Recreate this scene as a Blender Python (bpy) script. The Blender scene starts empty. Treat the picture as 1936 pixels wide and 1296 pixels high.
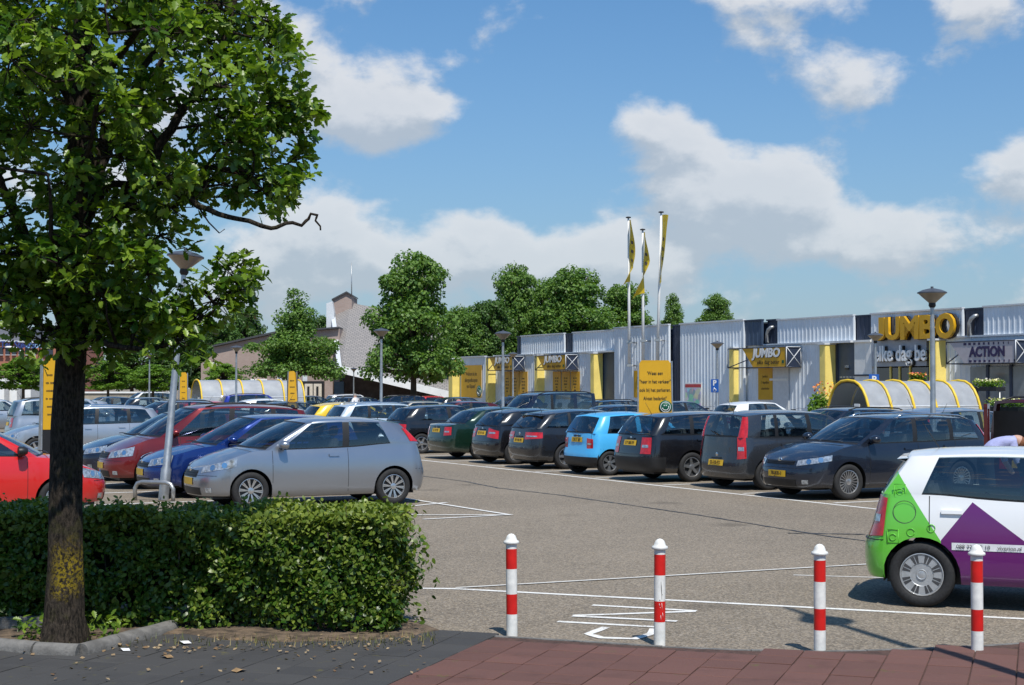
import bpy, bmesh, math, random
import numpy as np
from mathutils import Vector, Matrix

random.seed(7)
rng = np.random.default_rng(11)
R = math.radians
scene = bpy.context.scene
COL = scene.collection

# ------------------------------------------------------------------ camera
CAM_H, FPX, PITCH = 2.0, 2871.0, math.atan(84.0 / 2871.0)
cam_d = bpy.data.cameras.new('camera')
cam_d.sensor_width = 36.0
cam_d.lens = 36.0 * FPX / 1936.0
cam_d.clip_start, cam_d.clip_end = 0.1, 3000.0
cam = bpy.data.objects.new('camera', cam_d)
COL.objects.link(cam)
cam.location = (0, 0, CAM_H)
cam.rotation_euler = (math.pi / 2 + PITCH, 0, 0)
scene.camera = cam

# ------------------------------------------------------------------ light and exposure
SUN_EL = R(59)
SUN_H = Vector((0.27, -0.963, 0)).normalized()          # towards the sun, on the ground
sun_dir = Vector((SUN_H.x * math.cos(SUN_EL), SUN_H.y * math.cos(SUN_EL), math.sin(SUN_EL)))
sun_d = bpy.data.lights.new('sun', 'SUN')
sun_d.energy = 4.3
sun_d.angle = R(0.53)
sun_d.color = (1.0, 0.955, 0.88)
sun = bpy.data.objects.new('sun', sun_d)
COL.objects.link(sun)
sun.rotation_euler = sun_dir.to_track_quat('Z', 'Y').to_euler()
sun.location = (10, -10, 30)
vs = scene.view_settings
vs.view_transform = 'Standard'
vs.look = 'None'
vs.exposure = 0.2
vs.gamma = 1.0
vs.use_curve_mapping = False
scene.cycles.max_bounces = 7
scene.cycles.transparent_max_bounces = 12
scene.cycles.caustics_reflective = False
scene.cycles.caustics_refractive = False
scene.cycles.sample_clamp_indirect = 6.0

# ------------------------------------------------------------------ sky with cumulus
world = bpy.data.worlds.new('World')
scene.world = world
world.use_nodes = True
wt = world.node_tree
world.cycles.sampling_method = 'MANUAL'
world.cycles.sample_map_resolution = 256
wt.nodes.clear()


class NB:
    """small helper that chains math nodes"""
    def __init__(s, tree): s.t = tree
    def node(s, typ, **kw):
        n = s.t.nodes.new(typ)
        for k, v in kw.items(): setattr(n, k, v)
        return n
    def put(s, sock, v):
        if isinstance(v, bpy.types.NodeSocket): s.t.links.new(v, sock)
        elif v is not None: sock.default_value = v
    def m(s, op, a, b=None, c=None, clamp=False):
        n = s.node('ShaderNodeMath', operation=op)
        n.use_clamp = clamp
        s.put(n.inputs[0], a)
        if b is not None: s.put(n.inputs[1], b)
        if c is not None: s.put(n.inputs[2], c)
        return n.outputs[0]
    def noise(s, vec, scale, detail=6, rough=.55, dist=0.0, dim='3D'):
        n = s.node('ShaderNodeTexNoise', noise_dimensions=dim)
        s.put(n.inputs['Vector'], vec)
        n.inputs['Scale'].default_value = scale
        n.inputs['Detail'].default_value = detail
        n.inputs['Roughness'].default_value = rough
        n.inputs['Distortion'].default_value = dist
        return n.outputs['Fac']
    def comb(s, x, y, z=0.0):
        n = s.node('ShaderNodeCombineXYZ')
        s.put(n.inputs[0], x); s.put(n.inputs[1], y); s.put(n.inputs[2], z)
        return n.outputs[0]
    def mixc(s, f, a, b, blend='MIX'):
        n = s.node('ShaderNodeMix', data_type='RGBA', blend_type=blend)
        s.put(n.inputs[0], f)
        s.put(n.inputs[6], a if isinstance(a, bpy.types.NodeSocket) else (*a, 1))
        s.put(n.inputs[7], b if isinstance(b, bpy.types.NodeSocket) else (*b, 1))
        return n.outputs[2]
    def ss(s, v, lo, hi):
        n = s.node('ShaderNodeMapRange', interpolation_type='SMOOTHSTEP')
        s.put(n.inputs[0], v)
        n.inputs[1].default_value = lo; n.inputs[2].default_value = hi
        return n.outputs[0]


SKY_STRENGTH = 0.10
wn = NB(wt)
sky = wn.node('ShaderNodeTexSky', sky_type='NISHITA')
sky.sun_disc = False
sky.sun_elevation = SUN_EL
sky.sun_rotation = math.atan2(SUN_H.x, SUN_H.y)
sky.altitude = 20
sky.air_density = 1.0
sky.dust_density = 0.6
sky.ozone_density = 1.6
tc = wn.node('ShaderNodeTexCoord')
sep = wn.node('ShaderNodeSeparateXYZ')
wt.links.new(tc.outputs['Generated'], sep.inputs[0])
az = wn.m('ARCTAN2', sep.outputs[0], sep.outputs[1])
el = wn.m('ARCSINE', sep.outputs[2])


def cloud_density(az, el):
    v = wn.comb(az, wn.m('MULTIPLY', el, 1.5), 0.37)
    n1 = wn.noise(v, 13.0, 9, .57, .1)
    n2 = wn.noise(v, 4.2, 2, .5)
    d = wn.m('ADD', wn.m('MULTIPLY', wn.m('SUBTRACT', n1, .5), 1.75), wn.m('MULTIPLY', wn.m('SUBTRACT', n2, .5), .5))
    # the cumulus heaps that stand over the place
    for px, py, rx, ry, k in CLOUDS:
        dx = wn.m('DIVIDE', wn.m('SUBTRACT', az, (px - 968) / FPX), rx / FPX)
        dy = wn.m('DIVIDE', wn.m('SUBTRACT', el, (732 - py) / FPX), ry / FPX)
        g = wn.m('EXPONENT', wn.m('MULTIPLY', wn.m('ADD', wn.m('MULTIPLY', dx, dx), wn.m('MULTIPLY', dy, dy)), -1.0))
        d = wn.m('MULTIPLY_ADD', g, k, d)
    return d


CLOUDS = ((655, 205, 160, 95, .36), (790, 225, 120, 55, .26), (1260, 270, 85, 65, .44), (1330, 350, 200, 60, .40), (1500, 390, 230, 55, .34), (1440, 25, 130, 55, .36),
          (1830, 45, 90, 70, .38), (1595, 160, 90, 50, .36), (1770, 120, 70, 60, .18), (1925, 330, 75, 70, .36), (625, 420, 150, 80, .30), (925, 415, 75, 40, .30), (1640, 460, 330, 55, .34),
          (800, 480, 260, 50, .22), (1100, 480, 220, 65, .34), (1000, 540, 1400, 110, .24), (1500, 470, 420, 45, .12), (700, 560, 350, 50, .10), (300, 250, 300, 200, .22), (1000, 200, 150, 120, -.22), (1480, 230, 110, 50, -.25), (1100, 60, 200, 90, -.22), (900, 330, 160, 40, -.12), (1700, 290, 120, 70, -.2))
d0 = cloud_density(az, el)
d1 = cloud_density(wn.m('ADD', az, .004), wn.m('ADD', el, .016))
cover = wn.ss(d0, .07, .40)
thick = wn.ss(d0, .25, .75)
lit = wn.ss(wn.m('SUBTRACT', d0, d1), -.16, .24)
ccol = wn.mixc(lit, (4.2, 4.65, 5.2), (7.1, 7.1, 7.15))
ccol = wn.mixc(wn.m('MULTIPLY', thick, .30), ccol, (4.6, 5.0, 5.5))
# low haze near the skyline, as everywhere round the horizon
hz = wn.m('EXPONENT', wn.m('MULTIPLY', wn.m('ABSOLUTE', el), -7.0))
blue = wn.mixc(1.0, sky.outputs[0], (.36, .79, 1.10), 'MULTIPLY')
base = wn.mixc(wn.m('MULTIPLY', hz, .95), blue, (3.75, 4.25, 4.8))
fade = wn.m('MULTIPLY_ADD', hz, -.30, .90)
skyc = wn.mixc(wn.m('MULTIPLY', cover, fade), base, ccol)
bg = wn.node('ShaderNodeBackground')
wt.links.new(skyc, bg.inputs[0])
bg.inputs[1].default_value = SKY_STRENGTH
wo = wn.node('ShaderNodeOutputWorld')
wt.links.new(bg.outputs[0], wo.inputs[0])

# ------------------------------------------------------------------ geometry helpers
CP, SP = math.cos(PITCH), math.sin(PITCH)


def ray(px, py):
    u = (648 - py) / FPX
    return Vector(((px - 968) / FPX, CP - u * SP, SP + u * CP))
def P(px, py, Y):
    r = ray(px, py)
    return Vector((0, 0, CAM_H)) + r * (Y / r.y)
def G(px, py, z=0.0):
    r = ray(px, py)
    return Vector((0, 0, CAM_H)) + r * ((z - CAM_H) / r.z)


LD = (-.455, .8905)          # along the shop front, away from the viewer
LM = (.8905, .455)           # towards the shop front
LANG = math.atan2(LM[1], LM[0])
def LOT(a, b, z=0.0): return Vector((LM[0] * b + LD[0] * a, LM[1] * b + LD[1] * a, z))
def lot_of(x, y): return (LD[0] * x + LD[1] * y, LM[0] * x + LM[1] * y)


class MB:
    def __init__(s): s.v = []; s.f = []; s.m = []; s.sm = []
    def add(s, verts, faces, mi=0, smooth=False):
        o = len(s.v)
        s.v += [tuple(v) for v in verts]
        for f in faces:
            s.f.append([i + o for i in f]); s.m.append(mi); s.sm.append(smooth)
        return s
    def box(s, x0, x1, y0, y1, z0, z1, mi=0, M=None, bev=0.0):
        if bev:
            bm = bmesh.new()
            bmesh.ops.create_cube(bm, size=1.0)
            for v in bm.verts:
                v.co = Vector(((x0 + x1) / 2 + v.co.x * (x1 - x0), (y0 + y1) / 2 + v.co.y * (y1 - y0), (z0 + z1) / 2 + v.co.z * (z1 - z0)))
            bmesh.ops.bevel(bm, geom=bm.edges[:], offset=bev, segments=2, affect='EDGES')
            bm.verts.index_update()
            vs_ = [M @ v.co if M else v.co.copy() for v in bm.verts]
            s.add(vs_, [[v.index for v in f.verts] for f in bm.faces], mi)
            bm.free()
            return s
        v = [Vector(c) for c in ((x0, y0, z0), (x1, y0, z0), (x1, y1, z0), (x0, y1, z0), (x0, y0, z1), (x1, y0, z1), (x1, y1, z1), (x0, y1, z1))]
        if M: v = [M @ c for c in v]
        return s.add(v, [(0, 3, 2, 1), (4, 5, 6, 7), (0, 1, 5, 4), (1, 2, 6, 5), (2, 3, 7, 6), (3, 0, 4, 7)], mi)
    def path(s, pts, rads, n=8, mi=0, caps=True, smooth=True):
        pts = [Vector(p) for p in pts]
        if not hasattr(rads, '__len__'): rads = [rads] * len(pts)
        rings = []
        up = None
        for i, p in enumerate(pts):
            t = (pts[min(i + 1, len(pts) - 1)] - pts[max(i - 1, 0)])
            if t.length < 1e-9: t = Vector((0, 0, 1))
            t.normalize()
            if up is None:
                up = Vector((0, 0, 1)) if abs(t.z) < .9 else Vector((1, 0, 0))
            a = t.cross(up)
            if a.length < 1e-6: a = t.orthogonal()
            a.normalize(); b = a.cross(t).normalized(); up = b
            rings.append([p + (a * math.cos(2 * math.pi * k / n) + b * math.sin(2 * math.pi * k / n)) * rads[i] for k in range(n)])
        o = len(s.v)
        for r in rings: s.v += [tuple(v) for v in r]
        for i in range(len(rings) - 1):
            for k in range(n):
                s.f.append([o + i * n + k, o + i * n + (k + 1) % n, o + (i + 1) * n + (k + 1) % n, o + (i + 1) * n + k][::-1]); s.m.append(mi); s.sm.append(smooth)
        if caps:
            s.f.append([o + k for k in range(n)]); s.m.append(mi); s.sm.append(False)
            q = o + (len(rings) - 1) * n
            s.f.append([q + k for k in range(n)][::-1]); s.m.append(mi); s.sm.append(False)
        return s
    def lathe(s, prof, n=16, mi=0, M=None, smooth=True, mis=None):
        """prof: (r, h) pairs, revolved round local z"""
        o = len(s.v)
        for r, h in prof:
            for k in range(n):
                a = 2 * math.pi * k / n
                v = Vector((r * math.cos(a), r * math.sin(a), h))
                s.v.append(tuple(M @ v if M else v))
        for i in range(len(prof) - 1):
            for k in range(n):
                s.f.append([o + i * n + k, o + i * n + (k + 1) % n, o + (i + 1) * n + (k + 1) % n, o + (i + 1) * n + k])
                s.m.append(mis[i] if mis else mi); s.sm.append(smooth)
        return s
    def grid(s, rows, mi=0, smooth=True, flip=False):
        o = len(s.v); n = len(rows[0])
        for r in rows: s.v += [tuple(v) for v in r]
        for i in range(len(rows) - 1):
            for k in range(n - 1):
                f = [o + i * n + k, o + i * n + k + 1, o + (i + 1) * n + k + 1, o + (i + 1) * n + k]
                s.f.append(f[::-1] if flip else f); s.m.append(mi); s.sm.append(smooth)
        return s
    def slab(s, poly, z0, z1, mi=0):
        n = len(poly)
        v = [(p[0], p[1], z0) for p in poly] + [(p[0], p[1], z1) for p in poly]
        return s.add(v, [list(range(n))[::-1], list(range(n, 2 * n))] + [(i, (i + 1) % n, n + (i + 1) % n, n + i) for i in range(n)], mi)
    def extr(s, poly, off, mi=0):
        """3D polygon extruded along vector off"""
        n = len(poly); off = Vector(off)
        v = [Vector(p) for p in poly] + [Vector(p) + off for p in poly]
        return s.add(v, [list(range(n)), list(range(n, 2 * n))[::-1]] + [(i, n + i, n + (i + 1) % n, (i + 1) % n) for i in range(n)], mi)
    def mesh(s, name, mats, sharp=None):
        me = bpy.data.meshes.new(name)
        me.from_pydata(s.v, [], s.f)
        for m in (mats if isinstance(mats, (list, tuple)) else [mats]): me.materials.append(m)
        me.polygons.foreach_set('material_index', s.m)
        me.polygons.foreach_set('use_smooth', s.sm)
        if sharp: me.set_sharp_from_angle(angle=R(sharp))
        me.update()
        return me
    def build(s, name, mats, parent=None, sharp=None, **kw):
        return put(name, s.mesh(name, mats, sharp), parent, **kw)


def put(name, data, parent=None, loc=None, rotz=None, label=None):
    o = bpy.data.objects.new(name, data)
    COL.objects.link(o)
    if parent is not None: o.parent = parent
    if loc is not None: o.location = loc
    if rotz is not None: o.rotation_euler = (0, 0, rotz)
    if label: o['label'] = label
    return o
def tag(o, label, cat, group=None, kind=None):
    o['label'] = label; o['category'] = cat
    if group: o['group'] = group
    if kind: o['kind'] = kind
    return o
def thing(name, label, cat, loc=(0, 0, 0), rotz=0.0, group=None):
    o = put(name, None, None, loc, rotz)
    o.empty_display_size = .3
    return tag(o, label, cat, group)
def structure(o, kind='structure'):
    o['kind'] = kind
    return o
def copy_tree(o, parent=None):
    c = o.copy(); COL.objects.link(c); c.parent = parent
    for ch in list(o.children): copy_tree(ch, c)
    return c


def raw_mesh(name, verts, tris, mats, attr=None, smooth=False):
    """verts (N,3), tris (M,3) as numpy arrays"""
    me = bpy.data.meshes.new(name)
    me.vertices.add(len(verts)); me.vertices.foreach_set('co', np.ascontiguousarray(verts, dtype=np.float32).ravel())
    me.loops.add(tris.size); me.loops.foreach_set('vertex_index', np.ascontiguousarray(tris, dtype=np.int32).ravel())
    me.polygons.add(len(tris)); me.polygons.foreach_set('loop_start', np.arange(0, tris.size, 3, dtype=np.int32))
    if smooth: me.polygons.foreach_set('use_smooth', np.ones(len(tris), dtype=bool))
    if attr is not None:
        a = me.attributes.new('tint', 'FLOAT', 'POINT'); a.data.foreach_set('value', np.ascontiguousarray(attr, dtype=np.float32))
    for m in (mats if isinstance(mats, (list, tuple)) else [mats]): me.materials.append(m)
    me.update(calc_edges=True)
    return me


def leaf_mesh(name, centers, outward, size, tmpl, tris, mat, up=.55, out=.45, rnd=.8, tint=None):
    """a leaf shaped face set at every centre"""
    N = len(centers)
    nrm = rng.normal(size=(N, 3)); nrm /= np.linalg.norm(nrm, axis=1, keepdims=True)
    nrm = nrm * rnd + np.array([0, 0, up]) + outward * out
    nrm /= np.linalg.norm(nrm, axis=1, keepdims=True)
    t = rng.normal(size=(N, 3)) + outward * .8
    t -= nrm * np.sum(t * nrm, axis=1, keepdims=True)
    t /= np.linalg.norm(t, axis=1, keepdims=True) + 1e-9
    b = np.cross(nrm, t)
    sz = size * rng.uniform(.72, 1.2, N)
    T = np.array(tmpl)
    V = (centers[:, None, :] + sz[:, None, None] * (T[None, :, 0:1] * t[:, None, :] + T[None, :, 1:2] * b[:, None, :] + T[None, :, 2:3] * nrm[:, None, :]))
    F = np.array(tris)[None] + (np.arange(N) * len(T))[:, None, None]
    if tint is None: tint = rng.uniform(0, 1, N)
    return raw_mesh(name, V.reshape(-1, 3), F.reshape(-1, 3), mat, np.repeat(tint, len(T)))


# leaf outlines: long axis x from 0 to 1
OAK = [(0, 0, 0), (.16, .06, .01), (.25, .17, .03), (.36, .13, .02), (.46, .27, .05), (.58, .18, .03), (.70, .28, .04), (.80, .17, .02), (.92, .12, -.01), (1, 0, -.04),
       (.92, -.12, -.01), (.80, -.17, .02), (.70, -.28, .04), (.58, -.18, .03), (.46, -.27, .05), (.36, -.13, .02), (.25, -.17, .03), (.16, -.06, .01), (.5, 0, -.02)]
OAKT = [(18, i, (i + 1) % 18) for i in range(18)]
OVAL = [(0, 0, 0), (.3, .27, .05), (.68, .24, .04), (1, 0, -.05), (.68, -.24, .04), (.3, -.27, .05)]
OVALT = [(0, 5, 1), (1, 5, 4), (1, 4, 2), (2, 4, 3)]
QUAD = [(0, 0, 0), (.45, .42, .05), (1, .05, -.05), (.5, -.42, .03)]
QUADT = [(0, 3, 1), (1, 3, 2)]

# ------------------------------------------------------------------ materials
_mats = {}


def mat(name, col, rough=.6, metal=0.0, coat=0.0, var=.12, scale=6.0, bump=0.0, bscale=40.0, spec=.5, col2=None, rvar=.0, detail=5, emit=None):
    """principled surface whose colour wanders with noise; values come from the caller"""
    if name in _mats: return _mats[name]
    m = bpy.data.materials.new(name)
    m.use_nodes = True
    t = m.node_tree
    b = t.nodes['Principled BSDF']
    n = NB(t)
    c = n.node('ShaderNodeTexCoord').outputs['Object']
    f = n.noise(c, scale, detail, .6)
    lo = tuple(max(0, x * (1 - var)) for x in col); hi = tuple(min(1, x * (1 + var)) for x in (col2 or col))
    t.links.new(n.mixc(n.ss(f, .3, .7), lo, hi), b.inputs['Base Color'])
    b.inputs['Roughness'].default_value = rough
    if rvar:
        t.links.new(n.m('MULTIPLY_ADD', n.noise(c, scale * 2.3, 4), rvar, rough - rvar / 2), b.inputs['Roughness'])
    b.inputs['Metallic'].default_value = metal
    b.inputs['Coat Weight'].default_value = coat
    b.inputs['Coat Roughness'].default_value = .04
    b.inputs['Specular IOR Level'].default_value = spec
    if bump:
        bn = n.node('ShaderNodeBump')
        bn.inputs['Strength'].default_value = bump
        bn.inputs['Distance'].default_value = .02
        t.links.new(n.noise(c, bscale, 6, .65), bn.inputs['Height'])
        t.links.new(bn.outputs[0], b.inputs['Normal'])
    if emit:
        b.inputs['Emission Color'].default_value = (*emit[0], 1); b.inputs['Emission Strength'].default_value = emit[1]
    _mats[name] = m
    return m


def leaf_mat(name, c1, c2, trans=.35, rough=.45):
    if name in _mats: return _mats[name]
    m = bpy.data.materials.new(name); m.use_nodes = True
    t = m.node_tree; n = NB(t); b = t.nodes['Principled BSDF']
    a = n.node('ShaderNodeAttribute', attribute_name='tint')
    col = n.mixc(a.outputs['Fac'], c1, c2)
    t.links.new(col, b.inputs['Base Color']); b.inputs['Roughness'].default_value = rough
    b.inputs['Specular IOR Level'].default_value = .4
    tr = n.node('ShaderNodeBsdfTranslucent')
    t.links.new(n.mixc(1.0, col, (1.25, 1.35, .5), 'MULTIPLY'), tr.inputs[0])
    mx = n.node('ShaderNodeMixShader'); mx.inputs[0].default_value = trans
    t.links.new(b.outputs[0], mx.inputs[1]); t.links.new(tr.outputs[0], mx.inputs[2])
    t.links.new(mx.outputs[0], t.nodes['Material Output'].inputs[0])
    _mats[name] = m
    return m


def glass_mat(name, tint=(.55, .62, .63), rough=.01, ior=1.5):
    if name in _mats: return _mats[name]
    m = bpy.data.materials.new(name); m.use_nodes = True
    t = m.node_tree; n = NB(t); t.nodes.remove(t.nodes['Principled BSDF'])
    tr = n.node('ShaderNodeBsdfTransparent'); tr.inputs[0].default_value = (*tint, 1)
    gl = n.node('ShaderNodeBsdfGlossy'); gl.inputs['Roughness'].default_value = rough; gl.inputs[0].default_value = (1, 1, 1, 1)
    fr = n.node('ShaderNodeFresnel')
    bf = n.node('ShaderNodeNewGeometry').outputs['Backfacing']        # a thin pane mirrors alike from both sides
    t.links.new(n.m('MULTIPLY_ADD', bf, 1 / ior - ior, ior), fr.inputs[0])
    mx = n.node('ShaderNodeMixShader')
    t.links.new(n.m('MULTIPLY_ADD', fr.outputs[0], 1.0, .075), mx.inputs[0])
    t.links.new(tr.outputs[0], mx.inputs[1]); t.links.new(gl.outputs[0], mx.inputs[2])
    t.links.new(mx.outputs[0], t.nodes['Material Output'].inputs[0])
    _mats[name] = m
    return m


def paint(name, col, metal=.0, rough=.32):
    """lacquered car paint with flakes and a film of dust"""
    key = 'paint_' + name
    if key in _mats: return _mats[key]
    m = bpy.data.materials.new(key); m.use_nodes = True
    t = m.node_tree; n = NB(t); b = t.nodes['Principled BSDF']
    c = n.node('ShaderNodeTexCoord').outputs['Object']
    dust = n.m('MULTIPLY', n.ss(n.noise(c, 2.3, 5, .6), .35, .8), .022)
    spz = n.node('ShaderNodeSeparateXYZ'); t.links.new(c, spz.inputs[0])
    splash = n.m('MULTIPLY', n.m('SUBTRACT', 1.0, n.ss(n.m('ADD', spz.outputs[2], n.m('MULTIPLY', n.noise(c, 9, 4, .7), .25)), .30, .55)), .14)      # road film along the sills
    dust = n.m('ADD', dust, splash)
    t.links.new(n.mixc(dust, col, (.30, .28, .25)), b.inputs['Base Color'])
    b.inputs['Metallic'].default_value = metal
    t.links.new(n.m('MULTIPLY_ADD', n.noise(c, 3.1, 3), .12, rough - .06), b.inputs['Roughness'])
    b.inputs['Coat Weight'].default_value = .9; b.inputs['Coat Roughness'].default_value = .05
    _mats[key] = m
    return m


# asphalt: bound grit with pale and dark stones, worn lighter in the wheel tracks
def asphalt_mat():
    m = bpy.data.materials.new('asphalt'); m.use_nodes = True
    t = m.node_tree; n = NB(t); b = t.nodes['Principled BSDF']
    c = n.node('ShaderNodeTexCoord').outputs['Object']
    vo = n.node('ShaderNodeTexVoronoi'); vo.inputs['Scale'].default_value = 62.0; t.links.new(c, vo.inputs['Vector'])
    sepc = n.node('ShaderNodeSeparateColor'); t.links.new(vo.outputs['Color'], sepc.inputs[0])
    st = n.m('POWER', sepc.outputs[0], 1.6)
    fine = n.noise(c, 160, 3, .7)
    big = n.ss(n.noise(c, .16, 5, .55), .3, .72)
    mid = n.noise(c, 1.3, 5, .6)
    v = n.m('ADD', n.m('MULTIPLY', st, .25), n.m('MULTIPLY', fine, .17))
    v = n.m('ADD', v, n.m('MULTIPLY', big, .05)); v = n.m('ADD', v, n.m('MULTIPLY', mid, .05))
    v = n.m('MULTIPLY', n.m('ADD', v, .045), .80)
    sv = n.node('ShaderNodeTexVoronoi'); sv.inputs['Scale'].default_value = .42; t.links.new(c, sv.inputs['Vector'])
    oil = n.m('MULTIPLY', n.m('SUBTRACT', 1.0, n.ss(n.m('ADD', sv.outputs['Distance'], n.m('MULTIPLY', mid, .25)), .14, .30)), .30)
    v = n.m('MULTIPLY', v, n.m('SUBTRACT', 1.0, oil))
    col = n.mixc(sepc.outputs[1], (1.0, .81, .58), (1.0, .87, .71))
    cc = n.node('ShaderNodeCombineColor')
    for i in range(3): t.links.new(v, cc.inputs[i])
    t.links.new(n.mixc(1.0, cc.outputs[0], col, 'MULTIPLY'), b.inputs['Base Color'])
    b.inputs['Roughness'].default_value = .85
    b.inputs['Specular IOR Level'].default_value = .3
    bn = n.node('ShaderNodeBump'); bn.inputs['Strength'].default_value = .5; bn.inputs['Distance'].default_value = .006
    t.links.new(n.m('ADD', vo.outputs['Distance'], fine), bn.inputs['Height']); t.links.new(bn.outputs[0], b.inputs['Normal'])
    return m


def brick_mat(name, c1, c2, mortar, scale=1.0):
    if name in _mats: return _mats[name]
    m = bpy.data.materials.new(name); m.use_nodes = True
    t = m.node_tree; n = NB(t); b = t.nodes['Principled BSDF']
    c = n.node('ShaderNodeTexCoord').outputs['Object']
    sp = n.node('ShaderNodeSeparateXYZ'); t.links.new(c, sp.inputs[0])
    v = n.comb(n.m('ADD', sp.outputs[0], sp.outputs[1]), sp.outputs[2], 0.0)
    br = n.node('ShaderNodeTexBrick')
    t.links.new(v, br.inputs['Vector'])
    br.inputs['Color1'].default_value = (*c1, 1); br.inputs['Color2'].default_value = (*c2, 1); br.inputs['Mortar'].default_value = (*mortar, 1)
    br.inputs['Scale'].default_value = scale; br.inputs['Brick Width'].default_value = .22; br.inputs['Row Height'].default_value = .065; br.inputs['Mortar Size'].default_value = .010
    wv = n.ss(n.noise(c, .7, 5, .6), .25, .8)
    t.links.new(n.mixc(n.m('MULTIPLY', wv, .35), br.outputs[0], tuple(x * .72 for x in c1)), b.inputs['Base Color'])
    b.inputs['Roughness'].default_value = .85
    _mats[name] = m
    return m


def tile_mat(name, col, col2, moss=.0):
    """paving slab: own shade for every slab, speckled, stained"""
    if name in _mats: return _mats[name]
    m = bpy.data.materials.new(name); m.use_nodes = True
    t = m.node_tree; n = NB(t); b = t.nodes['Principled BSDF']
    oi = n.node('ShaderNodeObjectInfo')
    geo = n.node('ShaderNodeNewGeometry').outputs['Position']
    c = n.mixc(oi.outputs['Random'], col, col2)
    sp = n.ss(n.noise(geo, 130, 3, .7), .35, .75)
    c = n.mixc(n.m('MULTIPLY', sp, .35), c, tuple(min(1, x * 1.9) for x in col))
    st = n.ss(n.noise(geo, 2.2, 6, .65), .5, .75)
    c = n.mixc(n.m('MULTIPLY', st, .5), c, tuple(x * .55 for x in col))
    if moss:
        c = n.mixc(n.m('MULTIPLY', n.ss(n.noise(geo, 5.0, 6, .7), .60, .72), moss), c, (.10, .09, .025))
    t.links.new(c, b.inputs['Base Color']); b.inputs['Roughness'].default_value = .88
    bn = n.node('ShaderNodeBump'); bn.inputs['Strength'].default_value = .35; bn.inputs['Distance'].default_value = .004
    t.links.new(n.noise(geo, 120, 4, .7), bn.inputs['Height']); t.links.new(bn.outputs[0], b.inputs['Normal'])
    _mats[name] = m
    return m


M_GREY = mat('cladding_grey', (.73, .78, .83), .5, .0, var=.07, scale=.8)
M_NAVY = mat('cladding_navy', (.030, .042, .075), .45, .1, var=.15, scale=.9)
M_NAVY2 = mat('door_navy', (.055, .085, .14), .45, .1, var=.12, scale=1.2)
M_YEL = mat('column_yellow', (.88, .70, .20), .5, var=.08, scale=1.5)
M_ORANGE = mat('sign_yellow', (.62, .335, .008), .42, var=.06, scale=2)
M_WHITE = mat('white_paint', (.78, .78, .76), .5, var=.06, scale=3)
M_TRIM = mat('pale_trim', (.62, .64, .66), .5, var=.06)
M_BLACK = mat('black_plastic', (.012, .012, .013), .5, var=.2)
M_DARKGREY = mat('dark_grey_plastic', (.05, .05, .053), .55, var=.2)
M_RUBBER = mat('tyre_rubber', (.018, .018, .019), .8, var=.3, scale=14, bump=.2, bscale=60)
M_STEEL = mat('galvanised_steel', (.42, .43, .43), .42, .75, var=.18, scale=5, rvar=.2)
M_ALU = mat('wheel_alloy', (.55, .56, .57), .28, .85, var=.1, scale=8)
M_INK = mat('dark_ink', (.02, .016, .014), .6, var=.1)
M_GREEN = mat('logo_green', (.0, .09, .045), .5, var=.1)
M_BLUE = mat('sign_blue', (.015, .10, .40), .4, var=.06)
M_RED = mat('bollard_red', (.60, .012, .008), .42, var=.12, scale=9, rvar=.2)
M_BOLW = mat('bollard_white', (.76, .76, .73), .45, var=.16, scale=13, col2=(.72, .71, .67), rvar=.25, detail=8)
M_GLASS = glass_mat('car_glass')
M_SHOPGLASS = glass_mat('shop_glass', (.22, .24, .25))
M_INT = mat('car_interior', (.05, .051, .055), .75, var=.3, scale=9)
M_SEAT = mat('seat_cloth', (.09, .092, .10), .9, var=.3, scale=16)
M_LAMPGLASS = mat('headlamp_lens', (.42, .45, .48), .12, .5, coat=1.0, var=.45, scale=22)
M_TAIL = mat('tail_lamp_red', (.50, .010, .010), .18, coat=1.0, var=.25, scale=12)
M_AMBER = mat('amber_lens', (.65, .16, .02), .2, coat=1.0, var=.15)
M_CHROME = mat('chrome', (.75, .76, .78), .12, 1.0, var=.05)
M_PLATE = mat('plate_yellow', (.72, .44, .02), .45, var=.06)
M_LEAF_OAK = leaf_mat('oak_leaf', (.040, .105, .010), (.23, .34, .040), .38, .34)
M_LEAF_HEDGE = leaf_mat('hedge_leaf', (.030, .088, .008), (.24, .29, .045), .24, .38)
M_LEAF_A = leaf_mat('tree_leaf_mid', (.065, .150, .026), (.19, .31, .060), .36, .5)
M_LEAF_B = leaf_mat('tree_leaf_dark', (.040, .098, .018), (.11, .20, .042), .32, .5)
M_LEAF_C = leaf_mat('tree_leaf_fresh', (.085, .19, .015), (.20, .33, .04), .34, .5)
M_BARKB = mat('bark_far', (.07, .055, .04), .9, var=.3)
# ------------------------------------------------------------------ ground and road markings
M_ASPHALT = asphalt_mat()
gm = MB().add([(-900, -300, 0), (900, -300, 0), (900, 1500, 0), (-900, 1500, 0)], [(0, 1, 2, 3)])
structure(gm.build('ground', M_ASPHALT))

def worn_paint(name, col, wear):
    """road paint rubbed off the proud stones, so the grit shows through"""
    m = mat(name, col, .72, var=.14, scale=25)
    t = m.node_tree; n = NB(t); b = t.nodes['Principled BSDF']
    c = n.node('ShaderNodeTexCoord').outputs['Object']
    src = b.inputs['Base Color'].links[0].from_socket
    w = n.ss(n.m('ADD', n.m('MULTIPLY', n.noise(c, 70, 4, .7), .7), n.m('MULTIPLY', n.noise(c, 2.5, 5, .65), .6)), wear, wear + .10)
    t.links.new(n.mixc(w, src, (.30, .27, .22)), b.inputs['Base Color'])
    return m


M_LINE = worn_paint('road_paint', (.72, .71, .68), .70)
M_LINE2 = worn_paint('worn_road_paint', (.62, .60, .56), .69)


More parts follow.
